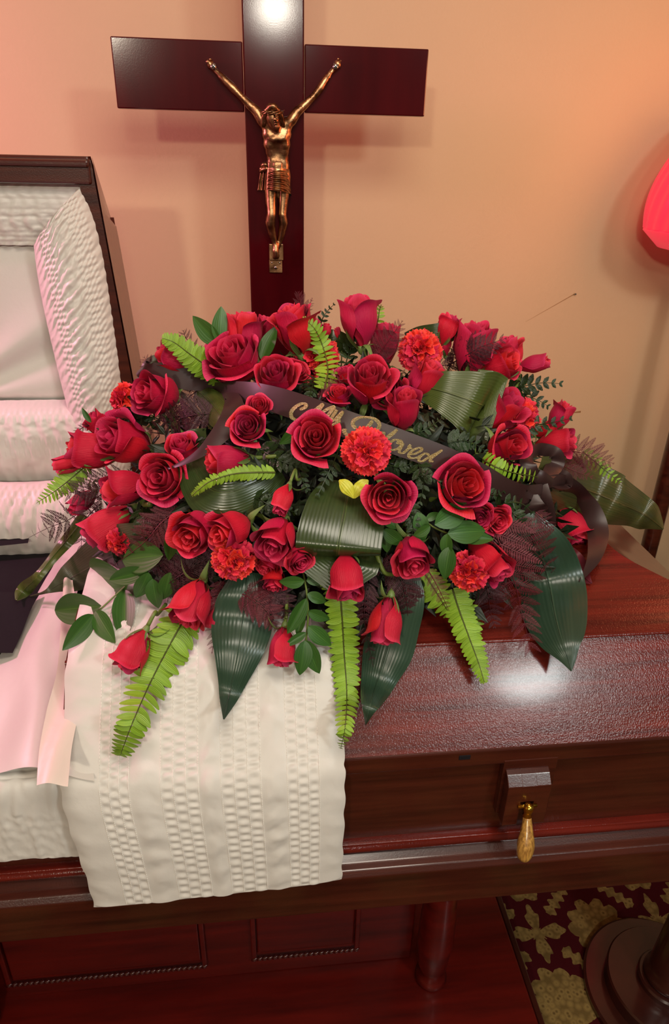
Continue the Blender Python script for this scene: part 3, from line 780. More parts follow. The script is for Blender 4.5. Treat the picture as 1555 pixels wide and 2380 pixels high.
# ------------------------------------------------------------------ rose meshes
def petal_geo(R_, h, phi, w, flare, curl, seed, nu=12, nv=12, close=0.0, zb=0.0, notch=0.0):
    rg = random.Random(seed); j1, j2, j3 = rg.uniform(-1, 1), rg.uniform(-1, 1), rg.uniform(0, 6)
    def fn(u, v):
        uu = 2 * u - 1
        ww = w * (.38 + .62 * sm(v * 1.7)) * (1 - .10 * max(0, v - .72) / .28)
        top = 1 - .13 * abs(uu) ** 3 + .025 * math.sin(uu * 4 + j3) + notch * abs(uu) ** .7 * -.02
        z = zb + h * v * top
        r = R_ * (.22 + .78 * math.sin(PI / 2 * min(1, v * 1.55))) * (1 - close * max(0, v - .4) ** 1.5) + flare * v * v
        e = max(0, v - .74) / .26
        r += curl * e * e * (1 + .35 * j1 * uu + .3 * math.sin(uu * 5 + j3))
        z -= curl * .55 * e ** 3 * (1 + .3 * j2 * uu)
        r *= 1 + .055 * uu + .02 * j2
        a = phi + uu * ww
        return (r * math.cos(a), r * math.sin(a), z)
    return grid(fn, nu, nv)
ROSE = {}
def rose_kind(key, h, heart_R, heart_n, outer, seed, close=.55, hw=1.25):
    rg = random.Random(seed); geos = []; ph = 0
    for k in range(heart_n):
        f = k / (heart_n - 1); R_ = .035 + (heart_R - .035) * f ** .85
        ph += 2.39996 + rg.uniform(-.2, .2)
        geos.append(petal_geo(R_, h * (1.0 - .02 * f + rg.uniform(-.015, .015)), ph, hw + .25 * (1 - f), .01, .012 + .045 * f * f, seed * 50 + k, 12, 9, close=close * (1 - f) * .6 + .1, zb=.0))
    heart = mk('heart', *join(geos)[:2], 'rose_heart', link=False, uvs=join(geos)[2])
    pets = []
    for k, (R_, hh, w, fl, cu) in enumerate(outer):
        ph += 2.39996 + rg.uniform(-.25, .25)
        g = petal_geo(R_, h * hh, ph, w, fl, cu, seed * 77 + k, 14, 14, close=.12 if cu < .1 else 0)
        pets.append(mk('petal', g[0], g[1], 'rose_petal', link=False, uvs=g[2]))
    ROSE[key] = (heart, pets, h)
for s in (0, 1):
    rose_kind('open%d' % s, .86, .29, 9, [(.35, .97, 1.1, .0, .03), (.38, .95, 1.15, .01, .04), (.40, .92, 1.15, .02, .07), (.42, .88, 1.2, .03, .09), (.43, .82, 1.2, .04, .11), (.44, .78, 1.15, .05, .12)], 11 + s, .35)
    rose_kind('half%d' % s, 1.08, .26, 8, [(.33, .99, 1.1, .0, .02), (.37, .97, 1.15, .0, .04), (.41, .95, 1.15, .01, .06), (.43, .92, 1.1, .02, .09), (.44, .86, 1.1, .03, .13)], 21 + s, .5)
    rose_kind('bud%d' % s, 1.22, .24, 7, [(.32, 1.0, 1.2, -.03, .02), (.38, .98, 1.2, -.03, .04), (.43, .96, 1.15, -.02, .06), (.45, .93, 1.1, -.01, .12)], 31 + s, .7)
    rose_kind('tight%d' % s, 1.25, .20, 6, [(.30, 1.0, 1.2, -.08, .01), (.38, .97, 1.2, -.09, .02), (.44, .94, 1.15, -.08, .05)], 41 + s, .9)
def sepal_geo(back):
    def fn(u, v):
        w = .085 * (math.sin(PI * min(1, v * .92 + .08)) ** .8) * (1 - .3 * v); uu = 2 * u - 1
        L = .62 * v
        r = .06 + .34 * math.sin(min(v * 1.5, 1.57)) + (.22 * v * v if back else -.02 * v)
        z = L * (1 - (1.35 * v if back else .12)) - .02
        return (r, uu * w, z - .02 * uu * uu)
    return grid(fn, 4, 9)
SEP = [mk('sepal', g[0], g[1], 'sepal_green', link=False, uvs=g[2]) for g in (sepal_geo(False), sepal_geo(True))]
gcal = lathe([(.035, -.16), (.075, -.12), (.095, -.06), (.11, .0), (.10, .05)], 14)
CAL = mk('calyx', gcal[0], gcal[1], 'sepal_green', link=False, uvs=gcal[2])
CORE = EC + V((0, 0, -.03))
GR = 'roses in the casket spray'
def rose(px, py, d, ang, tilt, kind, label, lift=.022, stem=None, sep=0, group=GR):
    c = drape(px, py, lift); z = axis_of(px, py, ang, tilt); s = d / F * depth(c) * .98
    heart, pets, h = ROSE[kind]
    loc = c - z * (h * .52 * s)
    q = z.to_track_quat('Z', 'Y')
    rg = random.Random(px * 31 + py)
    Mx = Matrix.Translation(loc) @ q.to_matrix().to_4x4() @ Matrix.Rotation(rg.uniform(0, 2 * PI), 4, 'Z') @ Matrix.Scale(s, 4)
    r = thing('rose', label, 'rose', group=group); r.matrix_world = Mx
    r.matrix_basis = Mx
    I = Matrix.Identity(4)
    inst('heart', heart, r, I)
    for p in pets: inst('petal', p, r, I)
    for k in range(5):
        inst('sepal', SEP[(k + rg.randint(0, 1) + sep) % 2], r, Matrix.Rotation(2 * PI * k / 5, 4, 'Z') @ Matrix.Rotation(rg.uniform(-.15, .15), 4, 'Y'))
    inst('calyx', CAL, r, I)
    base = loc - z * .14 * s
    rs = .055 * s
    if stem:
        e = drape(stem[0], stem[1], stem[2] if len(stem) > 2 else -.01); m = base.lerp(e, .5) - ray(px, py) * .006
        g = tube([base, base - z * .02, m, e], [rs * 1.1, rs, rs, rs * 1.1], 8, 12)
    else:
        e = CORE.lerp(c, .42); g = tube([base, base - z * .018, e], [rs, rs, rs], 7, 8)
    add('stem', g, 'stem_green', r, smooth=True)
    return r
ROSES = [
 # px, py, d, angle, tilt, kind, label, lift, stem
 (833, 745, 84, 96, 74, 'bud0', 'upright rose standing highest at the top of the spray, right of the cross', .02, None),
 (686, 765, 92, 104, 66, 'half0', 'flared rose in front of the foot of the cross, beside the lime fern', .02, None),
 (716, 778, 56, 40, 45, 'half1', 'ruffled pinkish rose tucked behind the arching lime fern at the top', .0, None),
 (566, 782, 82, 88, 72, 'bud1', 'rose peeking up behind the largest open rose at the upper left', .0, None),
 (612, 768, 48, 80, 70, 'bud0', 'small rose half hidden at the left edge of the cross upright', -.03, None),
 (548, 838, 112, 118, 42, 'open0', 'largest open rose at the upper left, above the ribbon knot', .035, None),
 (642, 884, 84, 96, 34, 'half0', 'rose resting on the top edge of the ribbon, left of the gold lettering', .03, None),
 (686, 868, 52, 48, 40, 'open1', 'small dark rose directly behind the rose on the ribbon edge', .005, None),
 (857, 893, 92, 84, 36, 'half1', 'tall open rose standing in the upper middle, above the gold lettering', .045, None),
 (788, 922, 50, 92, 46, 'open0', 'small rose low beside the tall open rose, touching the ribbon', .012, None),
 (806, 880, 48, 110, 60, 'half0', 'small bright rose peeking out left of the tall middle rose', .0, None),
 (912, 918, 74, 118, 36, 'open1', 'wide rose pressed against the right side of the tall middle rose', .02, None),
 (938, 954, 76, 82, 52, 'bud1', 'cupped rose just above the end of the gold lettering', .034, None),
 (984, 888, 76, 58, 62, 'bud0', 'rose below the upper right carnation, leaning right', .01, None),
 (896, 800, 72, 84, 70, 'bud1', 'rose veiled by the dark red fern between tallest rose and carnation', .005, None),
 (1040, 766, 52, 70, 74, 'bud0', 'small rose behind the dark folded leaf on the skyline', .0, None),
 (1030, 796, 42, 100, 70, 'tight0', 'small pink bud just below the dark folded leaf on the skyline', .0, None),
 (1096, 812, 94, 78, 68, 'bud0', 'large rose veiled by the dark red fern at the upper right', .02, None),
 (1158, 850, 78, 22, 52, 'half1', 'rose opening right, just above the tip of the big rolled leaf', .03, None),
 (1184, 825, 62, 96, 72, 'bud1', 'rose standing behind the rose above the rolled leaf', .0, None),
 (1243, 848, 50, 12, 68, 'tight1', 'bud on its own thin stem at the upper right edge of the spray', .02, (1160, 890, 0)),
 (1158, 960, 88, 42, 54, 'bud1', 'rose beside the right-hand carnation, under the rolled leaf', .03, None),
 (1176, 1040, 82, 8, 34, 'half0', 'rose with visible swirl, left of the ribbon bow', .028, None),
 (1302, 968, 52, 58, 72, 'bud0', 'rose at the far right edge behind the leathery fern', .0, None),
 (1292, 1028, 64, 8, 62, 'bud1', 'rose just above the ribbon bow at the right', .012, None),
 (1276, 1000, 44, 20, 66, 'bud0', 'half hidden rose between the two roses at the far right edge', -.01, None),
 (1072, 1128, 102, 16, 24, 'open0', 'big open rose overlapping the lower edge of the ribbon at the right', .05, None),
 (903, 1152, 92, 268, 10, 'open1', 'round fully open rose facing out, below the central carnation', .055, None),
 (735, 1020, 92, 92, 14, 'open0', 'open rose in the middle covering the ribbon below the first word', .055, None),
 (602, 948, 48, 96, 28, 'open1', 'smaller upper of two little spray roses left of the lettering', .045, None),
 (578, 994, 70, 112, 18, 'open0', 'lower, larger of the two little spray roses left of the lettering', .05, None),
 (366, 916, 88, 168, 42, 'half1', 'rose at the upper left in front of the ribbon loop', .03, None),
 (292, 1027, 104, 164, 46, 'half0', 'very large rose facing left on the left side of the spray', .04, None),
 (216, 1046, 86, 176, 72, 'bud0', 'long smooth rose behind the very large left-hand rose', .01, None),
 (234, 988, 52, 140, 60, 'bud1', 'small rose above the long smooth rose on the left', .0, None),
 (158, 1076, 50, 192, 74, 'tight1', 'leftmost bud, with long green sepals over its back', .01, (215, 1070, 0)),
 (384, 1110, 98, 176, 26, 'open1', 'open rose with a pointed swirl beside the left folded leaf', .035, None),
 (426, 1050, 66, 112, 46, 'half0', 'rose partly covered by the left folded leaf', .01, None),
 (528, 1066, 74, 182, 66, 'bud1', 'long rose lying on its side, pointing left above the lime fern', .035, (650, 1060, .01)),
 (290, 1134, 78, 188, 66, 'bud0', 'smooth bud lying left, under the very large left rose', .03, None),
 (250, 1218, 88, 212, 76, 'bud1', 'big long rose on thick stem at the lower left, pointing left', .035, (350, 1172, .01)),
 (192, 1168, 52, 220, 60, 'tight0', 'pink bud veiled by dark feathery fern at the left', -.005, None),
 (457, 1234, 90, 222, 34, 'half1', 'dark open rose below the left folded leaf', .03, None),
 (538, 1232, 86, 206, 46, 'half0', 'rose with shiny red back, right of the dark open rose', .035, None),
 (646, 1246, 90, 244, 42, 'half1', 'rose left of the big folded leaf, facing down', .035, None),
 (658, 1162, 54, 248, 66, 'tight0', 'small lone bud with spiky sepals, above the big folded leaf', .04, (705, 1110, .0)),
 (694, 1296, 58, 306, 44, 'open1', 'small spray rose touching the lower left of the big folded leaf', .03, None),
 (626, 1308, 54, 236, 52, 'open0', 'small dull red spray rose directly under the downward facing rose', .012, None),
 (638, 1346, 48, 262, 60, 'half0', 'small spray rose hanging lowest of its cluster, above a shiny leaf', .015, None),
 (448, 1402, 92, 246, 64, 'half0', 'large drooping rose with curled sepals over the white overlay', .045, (530, 1300, .01)),
 (312, 1514, 72, 242, 76, 'bud0', 'lowest left rose, hanging over the white overlay', .030, (385, 1405, .015)),
 (655, 1504, 66, 262, 76, 'bud1', 'lowest hanging rose at the middle, by the shiny green leaves', .032, (668, 1385, .012)),
 (807, 1340, 82, 276, 64, 'bud0', 'glossy bright rose hanging straight down from the big folded leaf', .040, None),
 (898, 1444, 80, 260, 78, 'bud1', 'hanging rose on a bare green stem over the dark lid', .040, (876, 1290, .012)),
 (958, 1288, 80, 284, 46, 'half0', 'rose facing down, right of the big folded leaf', .035, None),
 (1112, 1198, 56, 300, 26, 'open0', 'left bloom of a pair of ruffled roses under the big right rose', .022, None),
 (1150, 1206, 58, 330, 34, 'open1', 'right bloom of a pair of ruffled roses under the big right rose', .026, None),
 (1134, 1302, 84, 312, 58, 'bud1', 'rose behind the lower right carnation, pointing down right', .030, None),
 (1326, 1224, 74, 300, 66, 'bud0', 'separate rose under the ribbon bow, above the dark lid', .035, (1265, 1185, 0)),
 (1132, 1070, 34, 330, 70, 'tight1', 'tiny red tip showing behind the ribbon near the big right rose', -.008, None),
 (406, 832, 64, 156, 70, 'bud0', 'pinkish rose behind the lime fern and ribbon at the upper left', .0, None),
 (758, 768, 24, 80, 70, 'tight0', 'tiny bud left of the tallest rose on the skyline', .0, None),
 (786, 776, 22, 100, 70, 'tight1', 'tiny bud nearest the tallest rose on the skyline', -.01, None),
]
for r in ROSES: rose(r[0], r[1], r[2] * 1.2, r[3], r[4], r[5], r[6], r[7] , r[8], sep=1 if r[1] > 1280 else 0)

# ------------------------------------------------------------------ carnations
CARN = []
for s in range(4):
    rg = random.Random(90 + s)
    def cf(u, v, s=s, o=[rg.uniform(0, 6) for _ in range(4)]):
        uu = 2 * u - 1; tooth = abs(((u * 11 + .1 * s) % 1) * 2 - 1)
        L = v * (1 + (.10 * tooth - .05) * sm((v - .7) / .3)) * (1 - .10 * uu * uu)
        a = uu * (.30 + .50 * v)
        rz = (.17 * math.sin(uu * 6 + o[0]) + .07 * math.sin(uu * 14 + o[1])) * v * v + .12 * v * v * (1 if s % 2 else -.4)
        return (L * math.cos(a), L * math.sin(a), rz + .10 * math.sin(PI * v))
    g = grid(cf, 30, 7); CARN.append(mk('petal', g[0], g[1], 'carnation_petal', link=False, uvs=g[2]))
def carnation(px, py, d, ang, tilt, label, lift=.03, stem=None):
    c = drape(px, py, lift); z = axis_of(px, py, ang, tilt); s = d / F * depth(c) * .5
    loc = c - z * (.25 * s); q = z.to_track_quat('Z', 'Y'); rg = random.Random(px + py)
    Mx = Matrix.Translation(loc) @ q.to_matrix().to_4x4() @ Matrix.Scale(s, 4)
    r = thing('carnation', label, 'carnation', group='carnations in the casket spray'); r.matrix_basis = Mx
    k = 0
    for el, n, L in ((2, 8, 1.04), (24, 7, 1.0), (44, 6, .93), (62, 5, .84), (78, 4, .76)):
        for i in range(n):
            el2 = math.radians(el + rg.uniform(-7, 7)); a = 2 * PI * (i + rg.uniform(-.3, .3)) / n + el
            m = Matrix.Rotation(a, 4, 'Z') @ Matrix.Rotation(-el2, 4, 'Y') @ Matrix.Rotation(rg.uniform(-.9, .9) * (el / 60), 4, 'X') @ Matrix.Scale(L * rg.uniform(.93, 1.05), 4)
            inst('petal', CARN[k % 4], r, m); k += 1
    g = lathe([(.06, -.95), (.16, -.85), (.20, -.5), (.22, -.1), (.12, .0)], 12)
    if k: inst('calyx', CAL2, r, Matrix.Identity(4))
    e = CORE.lerp(c, .4) if not stem else drape(stem[0], stem[1], 0)
    b = loc - z * .9 * s
    add('stem', tube([b, b - z * .02, e], .0028, 7, 8), 'stem_green', r, smooth=True)
g = lathe([(.06, -.95), (.15, -.85), (.19, -.5), (.20, -.1), (.12, .0)], 12); CAL2 = mk('calyx', g[0], g[1], 'sepal_green', link=False, uvs=g[2])
for c in [
 (732, 822, 108, 110, 30, 'carnation behind the arching lime fern at the top of the spray', .015),
 (976, 812, 104, 92, 26, 'carnation at the upper right between two dark red ferns', .035),
 (852, 1048, 112, 100, 6, 'central carnation covering part of the gold lettering', .062),
 (1216, 970, 100, 12, 46, 'carnation at the right side, pressed against a rose', .02),
 (546, 1306, 104, 290, 36, 'orange red carnation at the lower left centre, with its green calyx showing', .035),
 (1084, 1330, 98, 226, 44, 'orange red carnation at the lower right, above the lime fern', .042),
 (280, 1264, 74, 240, 50, 'small carnation under the long rose at the lower left', .005),
 (282, 926, 78, 166, 66, 'carnation seen from its side at the upper left edge', .01)]: carnation(*c)
# ------------------------------------------------------------------ long leaves and ribbons (strips)
def strip(ctrl, nu=10, nv=40, cup=.10, wave=0.0, seed=0, p3=None):
    """ctrl rows: px, py, lift, full width in px, twist in degrees"""
    rows = []
    for (px, py, lf, w, tw) in ctrl:
        p = drape(px, py, lf); rows.append((p.x, p.y, p.z, w / F * depth(p), tw))
    C_ = [cr(rows, k / nv) for k in range(nv + 1)]
    fr = []
    for k, q in enumerate(C_):
        p = V(q[:3]); T = V(C_[min(k + 1, nv)][:3]) - V(C_[max(k - 1, 0)][:3])
        T = T.normalized(); vd = (p - O).normalized(); Sd = T.cross(vd)
        Sd = Sd.normalized() if Sd.length > 1e-4 else T.orthogonal().normalized()
        Sd = Quaternion(T, math.radians(q[4])) @ Sd; N = Sd.cross(T).normalized()
        if N.dot(vd) > 0 and abs(q[4]) < 90: N = -N
        fr.append((p, Sd, N, max(q[3], .0004)))
    def ev(u, v):
        x = v * nv; i = min(int(x), nv - 1); f = x - i; a, b = fr[i], fr[i + 1]
        p = a[0].lerp(b[0], f); Sd = a[1].lerp(b[1], f); N = a[2].lerp(b[2], f); w = a[3] + (b[3] - a[3]) * f
        uu = 2 * u - 1
        return p + Sd * (uu * w / 2) + N * (-cup * w * uu * uu + wave * w * (math.sin(v * 17 + seed + uu * 2) * uu)), N
    g = grid(lambda u, v: ev(u, v)[0], nu, nv)
    return g, ev
LG = 'broad leaves in the casket spray'
def leaf(name, label, ctrl, mat, cup=.10, wave=.02, seed=0, cat='leaf', nv=44):
    g, ev = strip(ctrl, 12, nv, cup, wave, seed)
    root = thing(name, label, cat, ev(.5, 0)[0], LG)
    add('blade', g, mat, root, smooth=True)
    mid = [ev(.5, k / 16)[0] + ev(.5, k / 16)[1] * .0006 for k in range(17)]
    add('midrib', tube(mid, [.0013 * (1 - .7 * k / 16) for k in range(17)], 5), mat, root, smooth=True)
    return root
leaf('folded_leaf', 'broad dark green leaf folded under below the middle of the spray',
     [(812, 1120, .0, 120, 0), (806, 1160, .018, 170, 0), (798, 1205, .034, 192, 0), (789, 1252, .044, 199, 0), (786, 1278, .043, 199, 0), (785, 1293, .030, 199, 0), (786, 1290, .012, 198, 0), (790, 1262, -.006, 192, 0)], 'aspidistra', .015, 0, 1, 'folded leaf', 70)
leaf('folded_leaf', 'dark folded leaf hanging left of centre below the lime fern',
     [(650, 1090, -.01, 60, 0), (600, 1120, .005, 110, 0), (545, 1140, .018, 136, 0), (500, 1140, .026, 140, 0), (470, 1118, .030, 112, 0), (448, 1080, .026, 74, 0), (436, 1048, .016, 54, 0), (446, 1024, .0, 50, 0), (480, 1020, -.012, 50, 0)], 'aspidistra', .05, 0, 2, 'folded leaf', 60)
leaf('rolled_leaf', 'large glossy leaf rolled into a funnel at the upper right',
     [(975, 896, .0, 60, 0), (1025, 908, .022, 92, 0), (1075, 924, .040, 128, 0), (1104, 936, .050, 150, 0), (1119, 942, .045, 163, 0), (1123, 944, .030, 166, 0), (1116, 941, .014, 164, 0), (1085, 930, .0, 150, 0)], 'aspidistra_olive', .01, 0, 3, 'rolled leaf', 70)
leaf('rolled_leaf', 'olive green leaf rolled to a cone under the ribbon knot',
     [(455, 905, .0, 30, 0), (480, 925, .012, 62, 0), (505, 955, .022, 72, 10), (525, 985, .022, 44, 30), (530, 1008, .012, 12, 50)], 'aspidistra_olive', .22, 0, 4, 'rolled leaf')
leaf('folded_leaf', 'dark leaf with square folded end on the skyline at the upper right',
     [(945, 790, -.02, 34, 0), (975, 779, .0, 40, 0), (1010, 775, .008, 44, 0), (1034, 772, .010, 46, 0), (1041, 773, -.004, 46, 0), (1030, 780, -.02, 44, 0)], 'aspidistra', .02, 0, 5, 'folded leaf')
leaf('folded_leaf', 'dark shadowed leaf between the carnation behind the fern and tallest rose',
     [(735, 790, -.02, 30, 0), (770, 788, -.005, 44, 0), (800, 800, -.004, 44, 0), (820, 820, -.02, 30, 0)], 'aspidistra', .05, 0, 15, 'folded leaf')
leaf('looped_leaf', 'greyish looped leaf curling around the left end of the ribbon',
     [(400, 850, -.02, 22, 0), (372, 838, -.012, 30, 10), (345, 850, -.008, 32, 25), (325, 890, -.004, 30, 40), (308, 930, .0, 36, 30), (318, 965, .0, 30, 0), (345, 985, -.012, 16, 0)], 'ti_leaf_grey', .08, 0, 6, 'looped leaf')
leaf('ti_leaf', 'broad olive leaf fanning left over the edge of the white overlay',
     [(345, 1240, -.01, 60, 0), (290, 1275, .004, 118, 0), (235, 1305, .012, 118, 0), (180, 1335, .018, 84, 0), (135, 1360, .024, 34, 0), (105, 1376, .03, 9, 0), (70, 1386, .034, 3, 0)], 'ti_leaf_grey', .10, .02, 7)
leaf('ti_leaf', 'narrow twisted leaf hanging over the black suit at the left',
     [(200, 1200, .0, 34, 0), (160, 1250, .012, 34, 20), (118, 1300, .022, 26, 35), (82, 1345, .03, 26, 25), (55, 1372, .032, 34, 5), (38, 1395, .034, 6, 0)], 'aspidistra_olive', .14, .02, 8)
leaf('ti_leaf', 'dark pointed leaf hanging over the white overlay below the dark red fern',
     [(575, 1330, .0, 70, 0), (572, 1380, .020, 120, 0), (564, 1440, .030, 142, 0), (556, 1500, .036, 124, 0), (545, 1560, .038, 86, 0), (532, 1620, .036, 44, 0), (520, 1672, .030, 3, 0)], 'ti_leaf', .08, .02, 9)
leaf('ti_leaf', 'dark pointed leaf hanging over the mahogany lid behind the bare stemmed rose',
     [(945, 1310, -.004, 40, 0), (938, 1380, .010, 96, 10), (918, 1450, .014, 112, 10), (898, 1520, .018, 116, 5), (876, 1590, .020, 74, 0), (860, 1640, .020, 40, 0), (850, 1684, .018, 3, 0)], 'ti_leaf', .12, .02, 10)
leaf('ti_leaf', 'largest pointed leaf, hanging over the lid at the right',
     [(1215, 1200, -.01, 50, 0), (1250, 1270, .014, 128, 0), (1275, 1350, .026, 158, 0), (1290, 1430, .034, 142, 0), (1306, 1490, .040, 96, 0), (1320, 1530, .042, 42, 0), (1328, 1560, .042, 3, 0)], 'ti_leaf', .10, .02, 11)
leaf('ti_leaf', 'long variegated leaf reaching right past the ribbon bow to its glossy tip',
     [(1250, 1090, -.01, 60, 0), (1310, 1120, .0, 120, 0), (1380, 1145, .006, 134, 0), (1440, 1170, .010, 118, 0), (1490, 1192, .010, 82, 0), (1520, 1212, .008, 40, 0), (1542, 1230, .006, 3, 0)], 'ti_leaf_variegated', .14, .03, 12)
leaf('ti_leaf', 'dark red strip for the shade and reflection under the right-hand ribbon tail, on the lid',
     [(1290, 1270, -.02, 30, 0), (1320, 1300, .0, 60, 0), (1345, 1325, .004, 50, 0), (1362, 1345, .004, 24, 0), (1376, 1356, .004, 3, 0)], 'burgundy_fern', .06, 0, 13)  # leaf-shaped dark strip painted in for shadow and reflection on the lid
# yellow leaf, two lobed
yl = thing('yellow_leaf', 'small bright yellow two-lobed leaf under the central carnation', 'leaf', drape(822, 1130, .03))
for sgn in (-1, 1):
    g, ev = strip([(823, 1158, .046, 4, 0), (822 + sgn * 12, 1138, .050, 30, 0), (822 + sgn * 24, 1124, .050, 26, 0), (822 + sgn * 34, 1116, .048, 4, 0)], 6, 12, .1, .08)
    add('lobe', g, 'yellow_leaf', yl, smooth=True)

# ------------------------------------------------------------------ ferns
def leaflet_geo(w=.26, serr=0.0, droop=.10, n=10, up=.12):
    def fn(u, v):
        uu = 2 * u - 1; wid = w * math.sin(PI * min(1, v * .86 + .12)) ** .55 * (1 - .25 * v)
        wid *= 1 - serr * (((v * 6) % 1))
        return (v, uu * wid * (1.15 if uu > 0 else .85), -droop * v * v + up * uu * uu * wid)
    return grid(fn, 4, n)
g = leaflet_geo(.21, 0, .10); LS1 = mk('leaflet', g[0], g[1], 'sword_fern', link=False, uvs=g[2])
g = leaflet_geo(.22, .06, .18); LS2 = mk('leaflet', g[0], g[1], 'sword_fern', link=False, uvs=g[2])
def pinna(mat, n, ratio, wid, seed, serr=False, ang=1.05, curve=.12):
    rg = random.Random(seed); ps = [tube([(x, 0, -curve * x * x) for x in (0, .3, .6, 1)], [.012, .010, .008, .003], 4)]
    for k in range(n):
        x = .05 + .93 * k / n; L = ratio * (1 - (k / n) ** 1.6) * min(1, .55 + k / n * 2) + .02
        for s in (-1, 1):
            a = ang * s + rg.uniform(-.08, .08); d = V((math.cos(a), math.sin(a), rg.uniform(-.25, .1))); w = V((-d.y, d.x, 0)) * wid
            b = V((x, 0, -curve * x * x))
            if serr:
                vs = [b, b + d * L * .3 + w, b + d * L * .45 + w * .6, b + d * L * .62 + w * .85, b + d * L, b + d * L * .62 - w * .85, b + d * L * .45 - w * .6, b + d * L * .3 - w, b + d * L * .5 + V((0, 0, -.02))]
                fs = [(0, 1, 8), (1, 2, 8), (2, 3, 8), (3, 4, 8), (4, 5, 8), (5, 6, 8), (6, 7, 8), (7, 0, 8)]
                ps.append((vs, fs, [(.5, 0), (.9, .3), (.8, .4), (.9, .6), (.5, 1), (.1, .6), (.2, .4), (.1, .3), (.5, .5)]))
            else:
                vs = [b, b + d * L * .45 + w, b + d * L, b + d * L * .45 - w]
                ps.append((vs, [(0, 1, 2), (0, 2, 3)], [(.5, 0), (1, .5), (.5, 1), (0, .5)]))
    g = join(ps); return mk('pinna', g[0], g[1], mat, link=False, uvs=g[2], smooth=serr)
PB = [pinna('burgundy_fern', 17, .20, .019, s, curve=.15) for s in (1, 2)]
PD = [pinna('burgundy_dark', 15, .19, .027, s, curve=.22) for s in (3, 4)]
PL = [pinna('leather_fern', 8, .38, .10, s, True, .85, .12) for s in (5, 6)]
def frond(name, label, path, half, n, meshes, mat, ang=75, cat='fern', group=None, prof=None, rr=.0012, flat=1.0, jit=6, seed=0, piece='leaflet', twist=0, rel=1.0, fold=0):
    """path rows: px, py, lift; half: half width in px"""
    rg = random.Random(seed + path[0][0])
    P_ = [drape(*p) for p in path]
    pts = [V(cr([tuple(q) for q in P_], k / 30)) for k in range(31)]
    root = thing(name, label, cat, pts[0], group)
    inv = Matrix.Translation(pts[0]).inverted()
    o = add('midrib', tube(pts, [rr * (1.2 - .9 * k / 30) for k in range(31)], 6), mat, root, smooth=True)
    prof = prof or (lambda t: math.sin(PI * min(1, t * .80 + .22)) ** .7)
    for k in range(n):
        t = (k + .5) / n; x = t * 30; i = min(int(x), 29); p = pts[i].lerp(pts[i + 1], x - i)
        T = (pts[min(i + 2, 30)] - pts[max(i - 1, 0)]).normalized(); vd = (p - O).normalized()
        Sd = T.cross(vd).normalized(); Sd = Quaternion(T, math.radians(twist)) @ Sd; N0 = Sd.cross(T).normalized()
        if N0.dot(vd) > 0: N0 = -N0
        L = half / F * depth(p) * prof(t)
        if L < .0008: continue
        for s in (-1, 1):
            a = math.radians(ang * (1 - .35 * t ** 3) + rg.uniform(-jit, jit))
            X_ = (T * math.cos(a) + Sd * s * math.sin(a) * flat - N0 * rg.uniform(-.05, .22) + N0 * fold).normalized()
            Y_ = (T * -math.sin(a) * 1.0 + Sd * s * math.cos(a)).normalized() * -s
            Y_ = (Y_ - X_ * Y_.dot(X_)).normalized(); Z_ = X_.cross(Y_)
            if Z_.dot(vd) > 0: Y_ = -Y_; Z_ = -Z_
            sc = L * rg.uniform(.92, 1.06)
            Mx = Matrix((X_ * sc, Y_ * sc * rel, Z_ * sc)).transposed().to_4x4(); Mx.translation = p
            q = bpy.data.objects.new(piece, meshes[(k + (s > 0)) % len(meshes)]); COL.objects.link(q); q.parent = root
            q.matrix_parent_inverse = inv; q.matrix_basis = Mx
    return root
SG = 'lime green sword ferns in the spray'
def sword(label, path, half, n, **kw): return frond('sword_fern', label, path, half, n, [LS1, LS2], 'sword_fern_rib', kw.pop('ang', 76), group=SG, **kw)
tp = lambda t: max(.10, (1 - t) ** .45 * min(1, .75 + t))
sword('long lime fern hanging lowest left over the white overlay', [(446, 1410, .012), (405, 1480, .022), (355, 1575, .024), (312, 1670, .020), (286, 1738, .018), (280, 1756, .016)], 64, 30, prof=tp, rel=1.15)
sword('straight lime fern hanging down at the right edge of the white overlay', [(786, 1330, .010), (794, 1420, .026), (800, 1520, .028), (806, 1610, .026), (802, 1690, .024), (792, 1740, .02)], 47, 36, prof=tp, rel=1.25)
sword('lime fern hanging over the lid below the lower right carnation', [(1052, 1370, .01), (1068, 1420, .026), (1090, 1480, .030), (1112, 1540, .030), (1126, 1586, .028)], 46, 24, prof=tp, rel=1.2, ang=68)
sword('darker green fern just left behind the fern on the lid', [(985, 1330, -.01), (1010, 1370, .006), (1035, 1410, .010), (1055, 1440, .010)], 40, 12, rel=1.1)
sword('small fern edge showing right behind the fern on the lid', [(1085, 1400, .004), (1102, 1440, .014), (1112, 1480, .016)], 24, 9, rel=1.1)
sword('arched lime fern crossing the left folded leaf', [(640, 1098, .012), (590, 1098, .030), (540, 1102, .042), (490, 1118, .048), (462, 1138, .048), (446, 1152, .046)], 26, 26, prof=tp, rel=1.3, ang=62, fold=-.1)
sword('lime fern at the upper left pointing left above the ribbon', [(520, 878, .004), (480, 850, .026), (440, 822, .034), (405, 796, .036), (378, 786, .034)], 42, 22, prof=tp, rel=1.2)
sword('lime fern arching over the top carnation', [(754, 905, .012), (762, 860, .034), (752, 810, .046), (732, 765, .046), (704, 740, .040)], 36, 20, prof=tp, rel=1.25)
sword('lime fern lying across the ribbon left of the bow', [(1112, 1062, .0), (1150, 1084, .036), (1190, 1098, .044), (1235, 1106, .046), (1270, 1114, .044)], 30, 16, prof=tp, rel=1.2)
sword('thin lime fern reaching out over the white lining at the far left', [(205, 1078, .0), (170, 1108, .014), (130, 1140, .020), (84, 1170, .022)], 30, 20, rel=.8)
